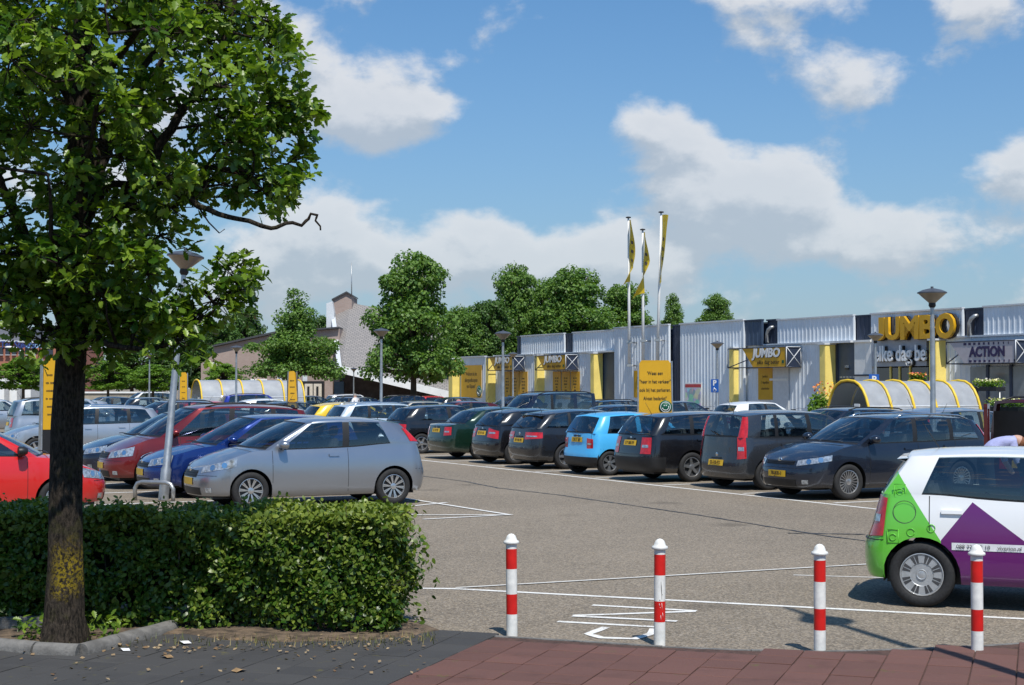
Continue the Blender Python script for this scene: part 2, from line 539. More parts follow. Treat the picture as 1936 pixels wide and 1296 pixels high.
def ribbon(mb, pts, w, z, jitter=0.0, mi=0):
    pts = [Vector((p[0], p[1])) for p in pts]
    L_, R_ = [], []
    for i, p in enumerate(pts):
        t = (pts[min(i + 1, len(pts) - 1)] - pts[max(i - 1, 0)]).normalized()
        nn = Vector((-t.y, t.x))
        ww = w * (1 + jitter * random.uniform(-1, 1)) / 2
        L_.append((p.x + nn.x * ww, p.y + nn.y * ww, z)); R_.append((p.x - nn.x * ww, p.y - nn.y * ww, z))
    mb.grid([R_, L_], mi, False)


def lines(name, segs, w, m, z=.004):
    mb = MB()
    for i, s_ in enumerate(segs):
        pts = []
        for k in range(len(s_) - 1):
            a, b = Vector(s_[k]), Vector(s_[k + 1]); n_ = max(2, int((b - a).length / .25))
            pts += [a.lerp(b, q / n_) for q in range(n_)]
        pts.append(Vector(s_[-1]))
        ribbon(mb, pts, w, z + .0012 * (i % 3), .07)
    return structure(mb.build(name, m))


def g2(px, py): v = G(px, py); return (v.x, v.y)


lines('road_marking', [[g2(770, 1113), g2(860, 1114), g2(1936, 1171), g2(2100, 1180)]], .085, M_LINE)
lines('road_marking', [[g2(862, 1113), g2(1660, 1067)]], .06, M_LINE2, .009)
lines('road_marking', [[g2(1500, 1088), g2(1700, 1094)]], .05, M_LINE2)
row_end = [LOT(16.2, 16.65), LOT(20.2, 16.65), LOT(52, 16.75)]
lines('road_marking', [[(p.x, p.y) for p in row_end]], .10, M_LINE)
lines('road_marking', [[(LOT(a, 16.85).x, LOT(a, 16.85).y), (LOT(a, 26.5).x, LOT(a, 26.5).y)] for a in (15.2, 18.0, 20.8, 23.45, 26.2, 28.95, 31.75, 34.45, 37.15, 40.4, 44.6, 48.4)], .10, M_LINE)
lines('road_marking', [[(LOT(a, 10.9).x, LOT(a, 10.9).y), (LOT(a, 1.6).x, LOT(a, 1.6).y)] for a in (26.2, 29.0, 31.8, 34.6, 37.4, 40.2, 45.2)], .10, M_LINE)
lines('road_marking', [[g2(480, 975), g2(700, 966), g2(845, 951)], [g2(745, 940), g2(960, 974)], [g2(640, 975), g2(965, 975)], [g2(800, 983), g2(968, 974)]], .085, M_LINE, .009)
# painted letters lying on the ground between the bollards
lines('painted_letters', [[g2(1120, 1145), g2(1317, 1156)], [g2(1314, 1157), g2(1084, 1165)], [g2(1082, 1166), g2(1280, 1176)], [g2(1054, 1176), g2(1252, 1187)],
                          [g2(1146, 1187), g2(1112, 1200), g2(1137, 1207), g2(1200, 1209), g2(1232, 1199), g2(1237, 1190)]], .075, M_LINE, .004)
# tar seam that wanders over the lane
seam = [g2(*p) for p in ((640, 872), (801, 901), (880, 911), (940, 923), (1060, 937), (1200, 957), (1330, 976), (1420, 991), (1500, 1004), (1560, 1014), (1640, 1024), (1800, 1046))]
pts = []
for i in range(len(seam) - 1):
    a, b = Vector(seam[i]), Vector(seam[i + 1]); n_ = max(2, int((b - a).length / .12))
    pts += [a.lerp(b, q / n_) + Vector((random.uniform(-.012, .012), random.uniform(-.012, .012))) for q in range(n_)]
sm_ = MB(); ribbon(sm_, pts, .045, .005, .5)
structure(sm_.build('tar_seam', mat('tar', (.022, .022, .023), .45, var=.2)))
sm_ = MB(); ribbon(sm_, [Vector(g2(1490, 1009)) + Vector((q * .06, -.010 * q)) for q in range(18)], .06, .0065, .5)
structure(sm_.build('tar_patch', mat('tar', (.022, .022, .023), .45)))

# ------------------------------------------------------------------ pavement in front
PA = Vector((.945, -.327)); QA = Vector((.327, .945))      # the paving grid
edge_px = [(-900, 1175), (-300, 1185), (300, 1195), (640, 1199), (830, 1203), (935, 1213), (1100, 1223), (1250, 1233), (1420, 1240), (1520, 1242), (1640, 1240), (1760, 1236), (1860, 1231), (1936, 1226), (2300, 1205)]
edge = [Vector(g2(*p)) for p in edge_px]
PAVE_Z = .045
split0 = Vector(g2(785, 1296)); split1 = Vector(g2(935, 1213))
sdir = (split1 - split0).normalized()
near = split1 - sdir * 9.0


def edge_y(x):
    for a, b in zip(edge[:-1], edge[1:]):
        if a.x <= x <= b.x: return a.y + (b.y - a.y) * (x - a.x) / (b.x - a.x)
    return edge[-1].y


M_TILE_R = tile_mat('red_slab', (.100, .046, .036), (.132, .060, .047), .85)
M_TILE_D = tile_mat('dark_slab', (.038, .037, .037), (.052, .050, .048), .8)
M_BED_R = mat('joint_sand_red', (.075, .04, .03), .95, var=.35, scale=18, bump=.4)
M_BED_D = mat('joint_sand_dark', (.05, .045, .032), .95, var=.4, scale=14, bump=.4)
isplit = max(i for i, p in enumerate(edge) if p.x <= split1.x + 1e-6)
poly_d = [(e.x, e.y) for e in edge[:isplit + 1]] + [(near.x, near.y), (-9, near.y)]
poly_r = [(e.x, e.y) for e in edge[isplit:]] + [(9, near.y), (near.x, near.y)]
pav_d = structure(MB().slab(poly_d[::-1], .0, PAVE_Z - .012).build('dark_pavement', M_BED_D))
pav_r = structure(MB().slab(poly_r[::-1], .0, PAVE_Z - .012).build('red_pavement', M_BED_R))
ts = .3


def slab_mesh(name, m):
    mb = MB(); h = ts / 2 - .004; c = .006
    v = [(-h, -h, -.03), (h, -h, -.03), (h, h, -.03), (-h, h, -.03), (-h, -h, -.004), (h, -h, -.004), (h, h, -.004), (-h, h, -.004), (-h + c, -h + c, 0), (h - c, -h + c, 0), (h - c, h - c, 0), (-h + c, h - c, 0)]
    f = [(8, 9, 10, 11)] + [(i, (i + 1) % 4, 4 + (i + 1) % 4, 4 + i) for i in range(4)] + [(4 + i, 4 + (i + 1) % 4, 8 + (i + 1) % 4, 8 + i) for i in range(4)]
    return mb.add(v, f).mesh(name, m)


me_r, me_d = slab_mesh('slab', M_TILE_R), slab_mesh('slab', M_TILE_D)
qang = math.atan2(PA.y, PA.x)
cnt = [0, 0]
cand = []
for iu in range(-30, 31):
    for iv in range(-3, 20):
        # columns start at the colour boundary
        p = split1 + PA * (ts * (iu + .5)) - QA * (ts * (iv + .1))
        if p.y < 9.55 or p.y > edge_y(p.x) - .06: continue
        k = (p.x) / p.y
        if abs(k) > .43: continue
        cand.append((p, iu))
for p, iu in cand:
    red = iu >= 0
    if cnt[red] >= 298: continue
    cnt[red] += 1
    o = put('slab', me_r if red else me_d, pav_r if red else pav_d, (p.x, p.y, PAVE_Z + random.uniform(-.003, .003)), qang + random.uniform(-.006, .006))
    o.rotation_euler.x = random.uniform(-.006, .006); o.rotation_euler.y = random.uniform(-.006, .006)
# narrow concrete edging along the paving
M_CONC = mat('kerb_concrete', (.155, .148, .138), .9, var=.3, scale=7, bump=.5, bscale=45)
edging = structure(thing('edging', 'edging', 'x')); del edging['label'], edging['category']
pts = []
for a, b in zip(edge[4:-1], edge[5:]):
    n_ = max(1, round((b - a).length / .5))
    pts += [a.lerp(b, q / n_) for q in range(n_)]
for a, b in zip(pts[:-1], pts[1:]):
    t = (b - a).normalized(); nn = Vector((-t.y, t.x)) * .05
    aa, bb = a + t * .003, b - t * .003
    MB().slab([(aa.x, aa.y), (bb.x, bb.y), (bb.x + nn.x, bb.y + nn.y), (aa.x + nn.x, aa.y + nn.y)], 0, PAVE_Z - .006 + random.uniform(-.003, .003)).build('edging_stone', M_CONC, edging)

# soil strip below the hedge and round the tree
M_SOIL = mat('soil', (.085, .062, .042), .95, var=.45, scale=11, bump=.9, bscale=30, col2=(.12, .085, .055))
sp_ = [g2(*p) for p in ((-600, 1215), (-100, 1228), (120, 1236), (200, 1234), (300, 1212), (345, 1209), (430, 1222), (560, 1226), (700, 1222), (780, 1213), (838, 1203), (800, 1188), (730, 1172), (700, 1120), (300, 1108), (-600, 1105))]
sb = MB(); n_ = len(sp_)
cx = sum(p[0] for p in sp_) / n_; cy = sum(p[1] for p in sp_) / n_
ring = [[(cx + (p[0] - cx) * q, cy + (p[1] - cy) * q, zz) for p in sp_ + sp_[:1]] for q, zz in ((1.0, .03), (.985, .05), (.9, .06), (.5, .07), (.02, .08))]
sb.grid(ring, 0, True)
structure(sb.build('soil', M_SOIL))

# rounded kerb stones round the tree pit
def kerb(pts_px, h=.125, r=.068, step=.55):
    p3 = [Vector(g2(*p)) for p in pts_px]
    root = thing('stone_kerb', 'weathered round-topped concrete kerb bent round the foot of the street tree', 'kerb', (0, 0, 0))
    for a, b in zip(p3[:-1], p3[1:]):
        n_ = max(1, round((b - a).length / step))
        for q in range(n_):
            s0, s1 = a.lerp(b, (q + .01) / n_), a.lerp(b, (q + .99) / n_)
            t = (s1 - s0).normalized(); nn = Vector((-t.y, t.x))
            prof = [(-r, 0), (-r, h * .55), (-r * .8, h * .82), (-r * .4, h * .97), (0, h), (r * .4, h * .97), (r * .8, h * .82), (r, h * .55), (r, 0)]
            rows = [[(s_.x + nn.x * w_, s_.y + nn.y * w_, z_ + .003 * random.uniform(-1, 1)) for w_, z_ in prof] for s_ in (s0, s0.lerp(s1, .33), s0.lerp(s1, .66), s1)]
            mb = MB().grid(rows, 0, True, True)
            for rr in (rows[0], rows[-1][::-1]): mb.add(rr, [list(range(len(rr)))])
            mb.build('kerb_stone', M_CONC, root, sharp=50)
    return root


kerb([(-260, 1232), (-20, 1236), (70, 1246), (152, 1250), (215, 1232), (325, 1202)])
kb2 = thing('flat_kerb', 'short flat kerb stone lying beside the tree trunk under the hedge', 'kerb')
kb2.location = (*g2(20, 1203), .05)
MB().box(-.42, .30, -.06, .06, -.05, .10, bev=.015).build('kerb_stone', M_CONC, kb2)
kb2.rotation_euler.z = .25

# litter on the dark paving: dry leaves, paper scraps, blossom
ML = mat('dry_leaf', (.30, .19, .09), .9, var=.4, scale=9)
MP = mat('paper', (.72, .72, .72), .8, var=.05)
for px, py, m_, s_, lab in ((235, 1231, MP, .05, 'white paper scrap on dark paving near the kerb'), (347, 1217, MP, .06, 'larger white paper scrap at the edge of the soil'),
                            (315, 1244, ML, .05, 'brown curled dry leaf on dark paving below the kerb'), (452, 1270, ML, .05, 'single pale dry leaf out on the dark paving')):
    c = G(px, py, PAVE_Z)
    mb = MB().grid([[(-s_, -s_ * .6, .004), (0, -s_ * .7, .016), (s_, -s_ * .5, .006)], [(-s_, s_ * .5, .008), (0, s_ * .6, .022), (s_, s_ * .6, .004)]], 0, True)
    o = mb.build('litter_scrap', m_, None, loc=(c.x, c.y, PAVE_Z + .002), rotz=random.uniform(0, 3))
    tag(o, lab, 'litter')
N = 260
ctr = np.zeros((N, 3))
for i in range(N):
    px = random.uniform(30, 800); py = 1226 + random.gauss(0, 7) - max(0, px - 620) * .05
    if random.random() < .25: py = random.uniform(1240, 1290)
    c = G(px, py, PAVE_Z); ctr[i] = (c.x, c.y, PAVE_Z + .012 + (.03 if py < 1222 else 0))
o = put('fallen_leaves', leaf_mesh('fallen_leaves', ctr, np.tile([0, 0, 1.0], (N, 1)), .035, QUAD, QUADT, leaf_mat('fallen_leaf', (.16, .09, .04), (.42, .32, .19), .1), rnd=.5))
tag(o, 'scatter of small dry leaves along the foot of the hedge', 'leaves', kind='stuff')
# dry grass fringe at the hedge foot
N = 420; gv = []; gt = []
gtint = []
for i in range(N):
    px = random.uniform(440, 830) if random.random() < .7 else random.uniform(-50, 440)
    c = G(px, 1216 - max(0, px - 700) * .08 + random.gauss(0, 5), .05)
    h = random.uniform(.02, .07); a = random.uniform(0, 6.28); w = .004
    q = len(gv); dx, dy = math.cos(a), math.sin(a)
    gv += [(c.x - dy * w, c.y + dx * w, .045), (c.x + dy * w, c.y - dx * w, .045), (c.x + dx * h * .5, c.y + dy * h * .5, .05 + h)]
    gt.append((q, q + 1, q + 2)); gtint += [random.random()] * 3
o = put('dry_grass', raw_mesh('dry_grass', np.array(gv), np.array(gt), leaf_mat('dry_grass', (.10, .13, .03), (.38, .29, .13), .3), np.array(gtint)))
tag(o, 'thin fringe of dry grass between hedge and dark paving', 'grass', kind='stuff')

# ------------------------------------------------------------------ red and white bollards
BOLZ = [(0, .0), (.0445, .0), (.0445, .185), (.0445, .345), (.0445, .545), (.0445, .705), (.0445, .745), (.062, .748), (.064, .757), (.060, .768), (.044, .776), (.040, .79), (.032, .808), (.018, .82), (.0005, .825)]
MISC = [0, 0, 1, 0, 1, 0, 0, 0, 0, 0, 0, 0, 0, 0]
bodyp = [(.0445, .0), (.0445, .185), (.0445, .345), (.0445, .545), (.0445, .705), (.0445, .748)]
me_post = MB().lathe(bodyp, 20, mis=[0, 1, 0, 1, 0]).mesh('post', [M_BOLW, M_RED], 40)
me_cap = MB().lathe([(.044, .745), (.060, .746), (.064, .754), (.061, .766), (.046, .774), (.042, .79), (.034, .808), (.019, .821), (.0005, .826)], 20).mesh('cap', M_BOLW, 50)
for (px, py), lab in zip(((968, 1205), (1247, 1221), (1550, 1238), (1848, 1240)), (
        'red and white striped steel bollard beside the end of the hedge', 'scuffed red and white bollard standing by the painted letters on the asphalt',
        'red and white bollard next to the tall slanting pole shadow', 'red and white bollard in front of the purple car door')):
    c = G(px, py)
    t = thing('bollard', lab, 'bollard', (c.x, c.y, 0), random.uniform(0, 3), 'red and white bollards along the paving edge')
    put('post', me_post, t); put('cap', me_cap, t)
    if 'scuffed' in lab:
        t.rotation_euler.z = 0
        for m_, marks in ((M_DARKGREY, ((-1.45, .50, .41), (-1.38, .47, .36), (-1.2, .40, .395), (-1.7, .36, .35))), (M_BOLW, ((-1.75, .33, .31), (-1.3, .335, .28), (-1.5, .24, .20), (-1.62, .30, .295), (-1.15, .26, .22)))):
            sc = MB()
            for an, z0, z1 in marks:
                sc.path([(.0452 * math.cos(an + q * .10), .0452 * math.sin(an + q * .10), z0 + (z1 - z0) * q) for q in (0, .5, 1)], [.0012, .0022, .001], 4)
            sc.build('scuff', m_, t)
    t.rotation_euler.x = random.uniform(-.008, .008); t.rotation_euler.y = random.uniform(-.008, .008)

# ------------------------------------------------------------------ lamp posts
def lamp_meshes():
    pole = MB().lathe([(.085, 0), (.085, .5), (.062, .55), (.05, 3.0), (.04, 3.72)], 14).mesh('pole', M_STEEL, 40)
    neck = MB().lathe([(.05, 3.70), (.075, 3.74), (.07, 3.80)], 14).mesh('neck', M_BLACK, 40)
    cone = MB().lathe([(.07, 3.80), (.285, 3.995)], 24).mesh('diffuser', mat('lamp_cone', (.30, .245, .17), .3, var=.15, scale=6, coat=.4), 40)
    cap_ = MB().lathe([(.285, 3.995), (.305, 4.0), (.305, 4.022), (.20, 4.07), (.07, 4.10), (.03, 4.105), (.03, 4.14), (.0005, 4.145)], 24).mesh('hood', mat('lamp_hood', (.09, .10, .12), .45, .3, var=.15), 40)
    return pole, neck, cone, cap_


LM_ = lamp_meshes()


def lamp(base, h, label, lean=(0, 0), name='street_lamp'):
    t = thing(name, label, 'street lamp', base, 0, 'cone-headed lamp posts of the car park')
    for nm, me in zip(('pole', 'neck', 'diffuser', 'hood'), LM_): put(nm, me, t)
    t.scale = (h / 4.14,) * 3
    t.rotation_euler = (lean[1], lean[0], random.uniform(0, 3))
    return t


def at(px, Z): return ((px - 968) / FPX * Z / CP, Z, 0)


for px, Z, h, lab, lean in ((311, 27.0, 4.5, 'leaning cone-headed lamp post with protection hoop, partly hidden by oak leaves', (.088, 0)),
                            (1763, 31.0, 4.05, 'cone-headed lamp post rising in front of the big yellow letters', (0, 0)),
                            (951, 52.0, 3.95, 'cone-headed lamp post before the yellow poster at the low end of the shop', (0, 0)),
                            (721, 60.0, 4.35, 'cone-headed lamp post between two leafy trees, before the slate roof', (0, 0)),
                            (447, 76.0, 4.1, 'cone-headed lamp post in front of the pale brick church wing', (0, 0)),
                            (669, 104.0, 3.35, 'small far lamp post below the white eaves of the slate roof', (0, 0)),
                            (1356, 69.0, 4.1, 'cone-headed lamp post carrying a blue disabled parking sign', (0, 0)),
                            (1655, 58.0, 4.1, 'cone-headed lamp post with blue parking sign behind the trolley shelter', (0, 0)),
                            (970, 95.0, 4.2, 'thin lamp post close to the first canopy of the shop front', (0, 0)),
                            (283, 105.0, 4.35, 'thin lamp post against dark trees left of the far trolley shelter', (0, 0))):
    lamp(at(px, Z), h, lab, lean)
# tall lamp whose long shadow lies across the paving; it stands to the right of the view
t = thing('tall_street_lamp', 'tall street lamp whose slanting shadow crosses the paving by the bollards', 'street lamp', (3.88, 8.85, 0))
MB().lathe([(.09, 0), (.09, .8), (.07, .9), (.055, 5.0), (.045, 6.9)], 14).build('pole', M_STEEL, t, 40)
MB().lathe([(.045, 6.9), (.20, 7.2), (.24, 7.3), (.16, 7.55), (.05, 7.9), (.03, 8.6), (.0005, 8.65)], 18).build('lamp_head', M_DARKGREY, t, 40)

# hoop that guards the leaning lamp
hp = G(300, 948)
t = thing('guard_hoop', 'low galvanised steel hoop guarding the foot of the leaning lamp post', 'guard rail', (hp.x, hp.y, 0), 2.75)
MB().path([(-.30, 0, 0), (-.30, 0, .22), (-.25, 0, .30), (-.15, 0, .33), (.35, 0, .33), (.45, 0, .30), (.5, 0, .22), (.5, 0, 0)], .038, 10).build('hoop', M_STEEL, t)

# blue parking signs on their lamp posts
def text_mesh(body, size=1.0, ext=.01, shear=0.0, bold=0.0, align='CENTER'):
    cu = bpy.data.curves.new('t', 'FONT')
    cu.body = body; cu.size = size; cu.extrude = ext; cu.shear = shear; cu.offset = bold
    cu.align_x = align; cu.align_y = 'CENTER'; cu.resolution_u = 3
    ob = bpy.data.objects.new('t', cu); COL.objects.link(ob)
    dg = bpy.context.evaluated_depsgraph_get()
    me = bpy.data.meshes.new_from_object(ob.evaluated_get(dg))
    bpy.data.objects.remove(ob); bpy.data.curves.remove(cu)
    return me
def text(name, body, size, m, parent, loc, rotz=0.0, ext=.006, shear=0.0, bold=0.0, sx=1.0, align='CENTER', tilt=math.pi / 2):
    me = text_mesh(body, size, ext, shear, bold, align)
    me.materials.clear(); me.materials.append(m)
    o = put(name, me, parent, loc)
    o.rotation_euler = (tilt, 0, rotz); o.scale = (sx, 1, 1)
    return o


for px, Z, z, lab, dis in ((1351, 68.8, 2.05, 'blue parking sign with wheelchair mark on a lamp post', True), (1652, 57.8, 2.28, 'blue parking sign behind the trolley shelter', False)):
    x, y, _ = at(px, Z)
    t = thing('parking_sign', lab, 'sign', (x, y, z), -.55 if dis else -.1)
    MB().box(-.19, .19, -.012, .012, -.3 if dis else -.2, .3 if dis else .2, bev=.008).build('sign_plate', M_BLUE, t)
    text('lettering', 'P', .34, M_WHITE, t, (0, -.016, .12 if dis else 0), ext=.003, bold=.01)
    if dis:
        mb = MB()
        mb.lathe([(.06, -.004), (.078, -.004), (.078, .004), (.06, .004)], 14, M=Matrix.Translation((0, -.016, -.19)) @ Matrix.Rotation(R(90), 4, 'X'))
        mb.path([(-.02, -.016, -.06), (-.02, -.016, -.15), (.06, -.016, -.15), (.09, -.016, -.22)], .012, 6)
        mb.build('wheelchair_mark', M_WHITE, t)
# ------------------------------------------------------------------ the shop building
BF, AREF = 48.2, 47.0
BANG = math.atan2(-LM[0], LM[1])            # local x runs along the front, left to right
hall = thing('retail_hall', 'long low retail hall clad in grey ribbed metal with navy bays and yellow columns', 'building', LOT(AREF, BF), BANG)


def fx(px, off=0.0):
    """local x on the front plane (moved out by off) for a column of the picture"""
    k = (px - 968) / FPX / CP
    b = BF - off
    a = b * (LM[0] - k * LM[1]) / (k * LD[1] - LD[0])
    return AREF - a
def fz(px, py, off=0.0):
    x = fx(px, off)
    w = LOT(AREF - x, BF - off)
    return P(px, py, w.y).z


def ribbed(name, x0, x1, z0, z1, m, y=0.0, parent=None, pitch=.30, depth=.018, th=.10):
    mb = MB(); prof = []
    n_ = max(1, int((x1 - x0) / pitch)); p_ = (x1 - x0) / n_
    for i in range(n_):
        q = x0 + i * p_
        prof += [(q, y), (q + p_ * .62, y), (q + p_ * .70, y - depth), (q + p_ * .92, y - depth)]
    prof.append((x1, y))
    mb.grid([[(x, yy, z0) for x, yy in prof], [(x, yy, z1) for x, yy in prof]], 0, False)
    mb.box(x0, x1, y + .002, y + th, z0, z1)
    return mb.build(name, m, parent or hall)
def plain(name, x0, x1, z0, z1, m, y0, y1, parent=None, bev=0.0):
    return MB().box(x0, x1, y0, y1, z0, z1, bev=bev).build(name, m, parent or hall)


ZL, ZU = 4.2, 5.45
xr = fx(2350)
xl = fx(848)
# core volumes behind the cladding
plain('core_wall', xl + .05, xr, 0, ZL - .12, M_NAVY, .42, 28)
plain('core_upper_wall', fx(976), xr, ZL - .121, ZU - .1, M_NAVY, .44, 27.9)
plain('roof', fx(975) - .05, xr, ZU - .1, ZU - .02, mat('roof_felt', (.16, .16, .17), .9), .30, 28)
plain('low_roof', xl, fx(975) - .06, ZL - .119, ZL - .04, mat('roof_felt', (.16, .16, .17), .9), .30, 28)
# upper band
for p0, p1, m_, y_, dz in ((975, 985, M_NAVY, .12, 0), (985, 1067, M_GREY, 0, .02), (1067, 1083, M_NAVY, .14, -.03), (1083, 1166, M_GREY, 0, .03),
                           (1470, 1615, M_GREY, 0, 0), (1615, 1647, M_NAVY, .14, -.05), (1647, 1821, M_GREY, 0, .0), (1821, 1860, M_NAVY, .14, -.05), (1860, 2060, M_GREY, 0, .0), (2060, 2100, M_NAVY, .14, -.05), (2100, 2350, M_GREY, 0, 0)):
    z0 = ZL + .06
    ribbed('cladding_panel' if m_ is M_GREY else 'navy_panel', fx(p0), fx(p1) - .01, z0, ZU + dz, m_, y_)
    plain('roof_trim', fx(p0) - .02, fx(p1) - .0, ZU + dz, ZU + dz + .07, M_TRIM if m_ is M_GREY else M_NAVY, y_ - .07, y_ + .12)
    if m_ is M_GREY: plain('lower_trim', fx(p0) - .02, fx(p1), z0 - .06, z0 - .004, M_TRIM, -.05, .1)
# full-height bays
for p0, p1, m_, y_, dz in ((1168, 1272, M_GREY, -.25, .12), (1272, 1293, M_NAVY, .0, .06), (1293, 1414, M_GREY, -.25, .10), (1414, 1446, M_NAVY2, -.16, .04), (1447, 1469, M_NAVY, .15, .02)):
    ribbed('cladding_panel' if m_ is M_GREY else 'navy_panel', fx(p0), fx(p1) - .01, 0 if m_ is not M_NAVY2 else ZL, ZU + dz, m_, y_)
    plain('roof_trim', fx(p0) - .03, fx(p1), ZU + dz, ZU + dz + .08, M_TRIM if m_ is M_GREY else M_NAVY, y_ - .08, y_ + .12)
# lower bays: grey walls
for p0, p1 in ((870, 918), (935, 1010), (1026, 1116), (1403, 1549), (1787, 1836), (1836, 2350)):
    ribbed('cladding_panel', fx(p0), fx(p1) - .01, 0, ZL - .02, M_GREY, .02)
    plain('cornice', fx(p0) - .05, fx(p1), ZL - .02, ZL + .055, M_TRIM, -.10, .14)
# navy doors and recesses
for p0, p1, m_, y_ in ((862, 870, M_NAVY, .12), (927, 935, M_NAVY, .12), (1019, 1026, M_NAVY, .12), (1124, 1133, M_NAVY, .10), (1133, 1166, M_NAVY2, .16), (1391, 1403, M_NAVY, .10),
                       (1564, 1580, M_NAVY, .10), (1580, 1616, M_NAVY2, .16), (1776, 1787, M_NAVY, .10)):
    o = plain('navy_door' if m_ is M_NAVY2 else 'navy_panel', fx(p0), fx(p1), 0, ZL - .05, m_, y_, y_ + .2)
for p0, p1 in ((1116, 1168), (1549, 1617)):
    plain('door_lintel', fx(p0), fx(p1), ZL - .05, ZL + .055, M_TRIM, -.30, .14)
# yellow columns
for p0, p1 in ((848, 862), (918, 927), (1010, 1019), (1116, 1124), (1378, 1391), (1549, 1564), (1756, 1776)):
    x0, x1 = fx(p0, .55), fx(p1, .35)
    w = min(max(x1 - x0, .45), .7)
    q = MB(); q.box(x0, x0 + w, -.55, .10, 0, ZL - .12, bev=.02)
    q.build('column', M_YEL, hall)
    plain('column_cap', x0 - .04, x0 + w + .04, ZL - .12, ZL - .04, M_TRIM, -.62, .12)
# white entrance block, recessed glazed entrance
ribbed('white_panel', fx(1617), fx(1650), 0, ZL - .05, M_WHITE, -.06, pitch=.9)
plain('white_panel_trim', fx(1617) - .03, fx(1650), ZL - .05, ZL + .05, M_WHITE, -.16, .12)
plain('white_panel_band', fx(1617), fx(1650), 2.52, 2.60, M_NAVY, -.10, .0)
plain('sign_backing', fx(1650), fx(1754), fz(1700, 693), ZL + .05, mat('backing_grey', (.40, .42, .46), .5, .1, var=.06), -.08, .10)
zt_ = fz(1700, 693) - .01
plain('entrance_recess', fx(1650), fx(1754), 0, zt_, mat('shop_interior', (.03, .028, .025), .9, var=.4), .40, .6)
for i, (p0, p1) in enumerate(((1651, 1681), (1681, 1698), (1698, 1718), (1718, 1753))):
    plain('entrance_pane', fx(p0) + .04, fx(p1) - .04, .05, zt_ - .05, M_SHOPGLASS, .10, .12)
    plain('entrance_post', fx(p0) - .04, fx(p0) + .04, 0, zt_, M_YEL if i else M_TRIM, .04, .16)
# white service doors
plain('service_door', fx(1456), fx(1492), 0, fz(1470, 694), M_TRIM, -.06, .0, bev=.01)
plain('door_rail', fx(1457), fx(1491), fz(1470, 720), fz(1470, 716), M_WHITE, -.09, -.06)
# shop glazing below the second name canopy
for p0, p1 in ((1836, 1868), (1870, 1912), (1914, 1980), (1982, 2060)):
    plain('shop_pane', fx(p0), fx(p1), .3, fz(1870, 694), mat('dim_pane', (.20, .22, .23), .12, var=.2, scale=1.0, coat=.6), -.07, -.04)
    plain('pane_post', fx(p1) - .02, fx(p1) + .12, 0, fz(1870, 690), M_NAVY, -.12, -.02)
# pipes in the navy gaps, notices
for p0, y0, y1 in ((1452, 648, 622), (1835, 635, 601)):
    x = fx(p0)
    za, zb_ = fz(p0, y0), fz(p0, y1)
    MB().path([(x, -.05, za), (x, -.05, zb_ - .25), (x + .12, -.06, zb_ - .05), (x + .3, -.05, zb_ + .05), (x + .3, .25, zb_ + .1)], .10, 10).build('flue_pipe', M_STEEL, hall)
text('lettering', '100', .22, M_WHITE, hall, (fx(1596), .14, fz(1596, 694)), ext=.004)
MB().box(fx(1594), fx(1600), .10, .16, fz(1596, 699), fz(1596, 696)).build('house_lamp', M_BLACK, hall)
mb = MB()
for q in range(5): mb.box(fx(1583 + q * 6), fx(1587 + q * 6), .145, .16, fz(1596, 714), fz(1596, 712.5))
mb.build('notice_stripe', M_WHITE, hall)
# low gable of a hall behind
gb = thing('rear_hall', 'pale pitched roof edge of a hall showing behind the big yellow letters', 'building', LOT(AREF, BF + 18), BANG)
zz = P(1730, 578, 84).z
xa, xb = fx(1712, -18), fx(1870, -18)
mb = MB(); mb.extr([(xa, 0, 4.0), (xa, 0, zz - .25), (xa + .6, 0, zz), (xb, 0, zz), (xb, 0, 4.0)], (0, 10, 0))
mb.build('wall', mat('rear_wall', (.30, .14, .10), .8), gb)
MB().box(xa - .1, xb, -.15, 10, zz + .005, zz + .12).build('roof_edge', M_WHITE, gb)

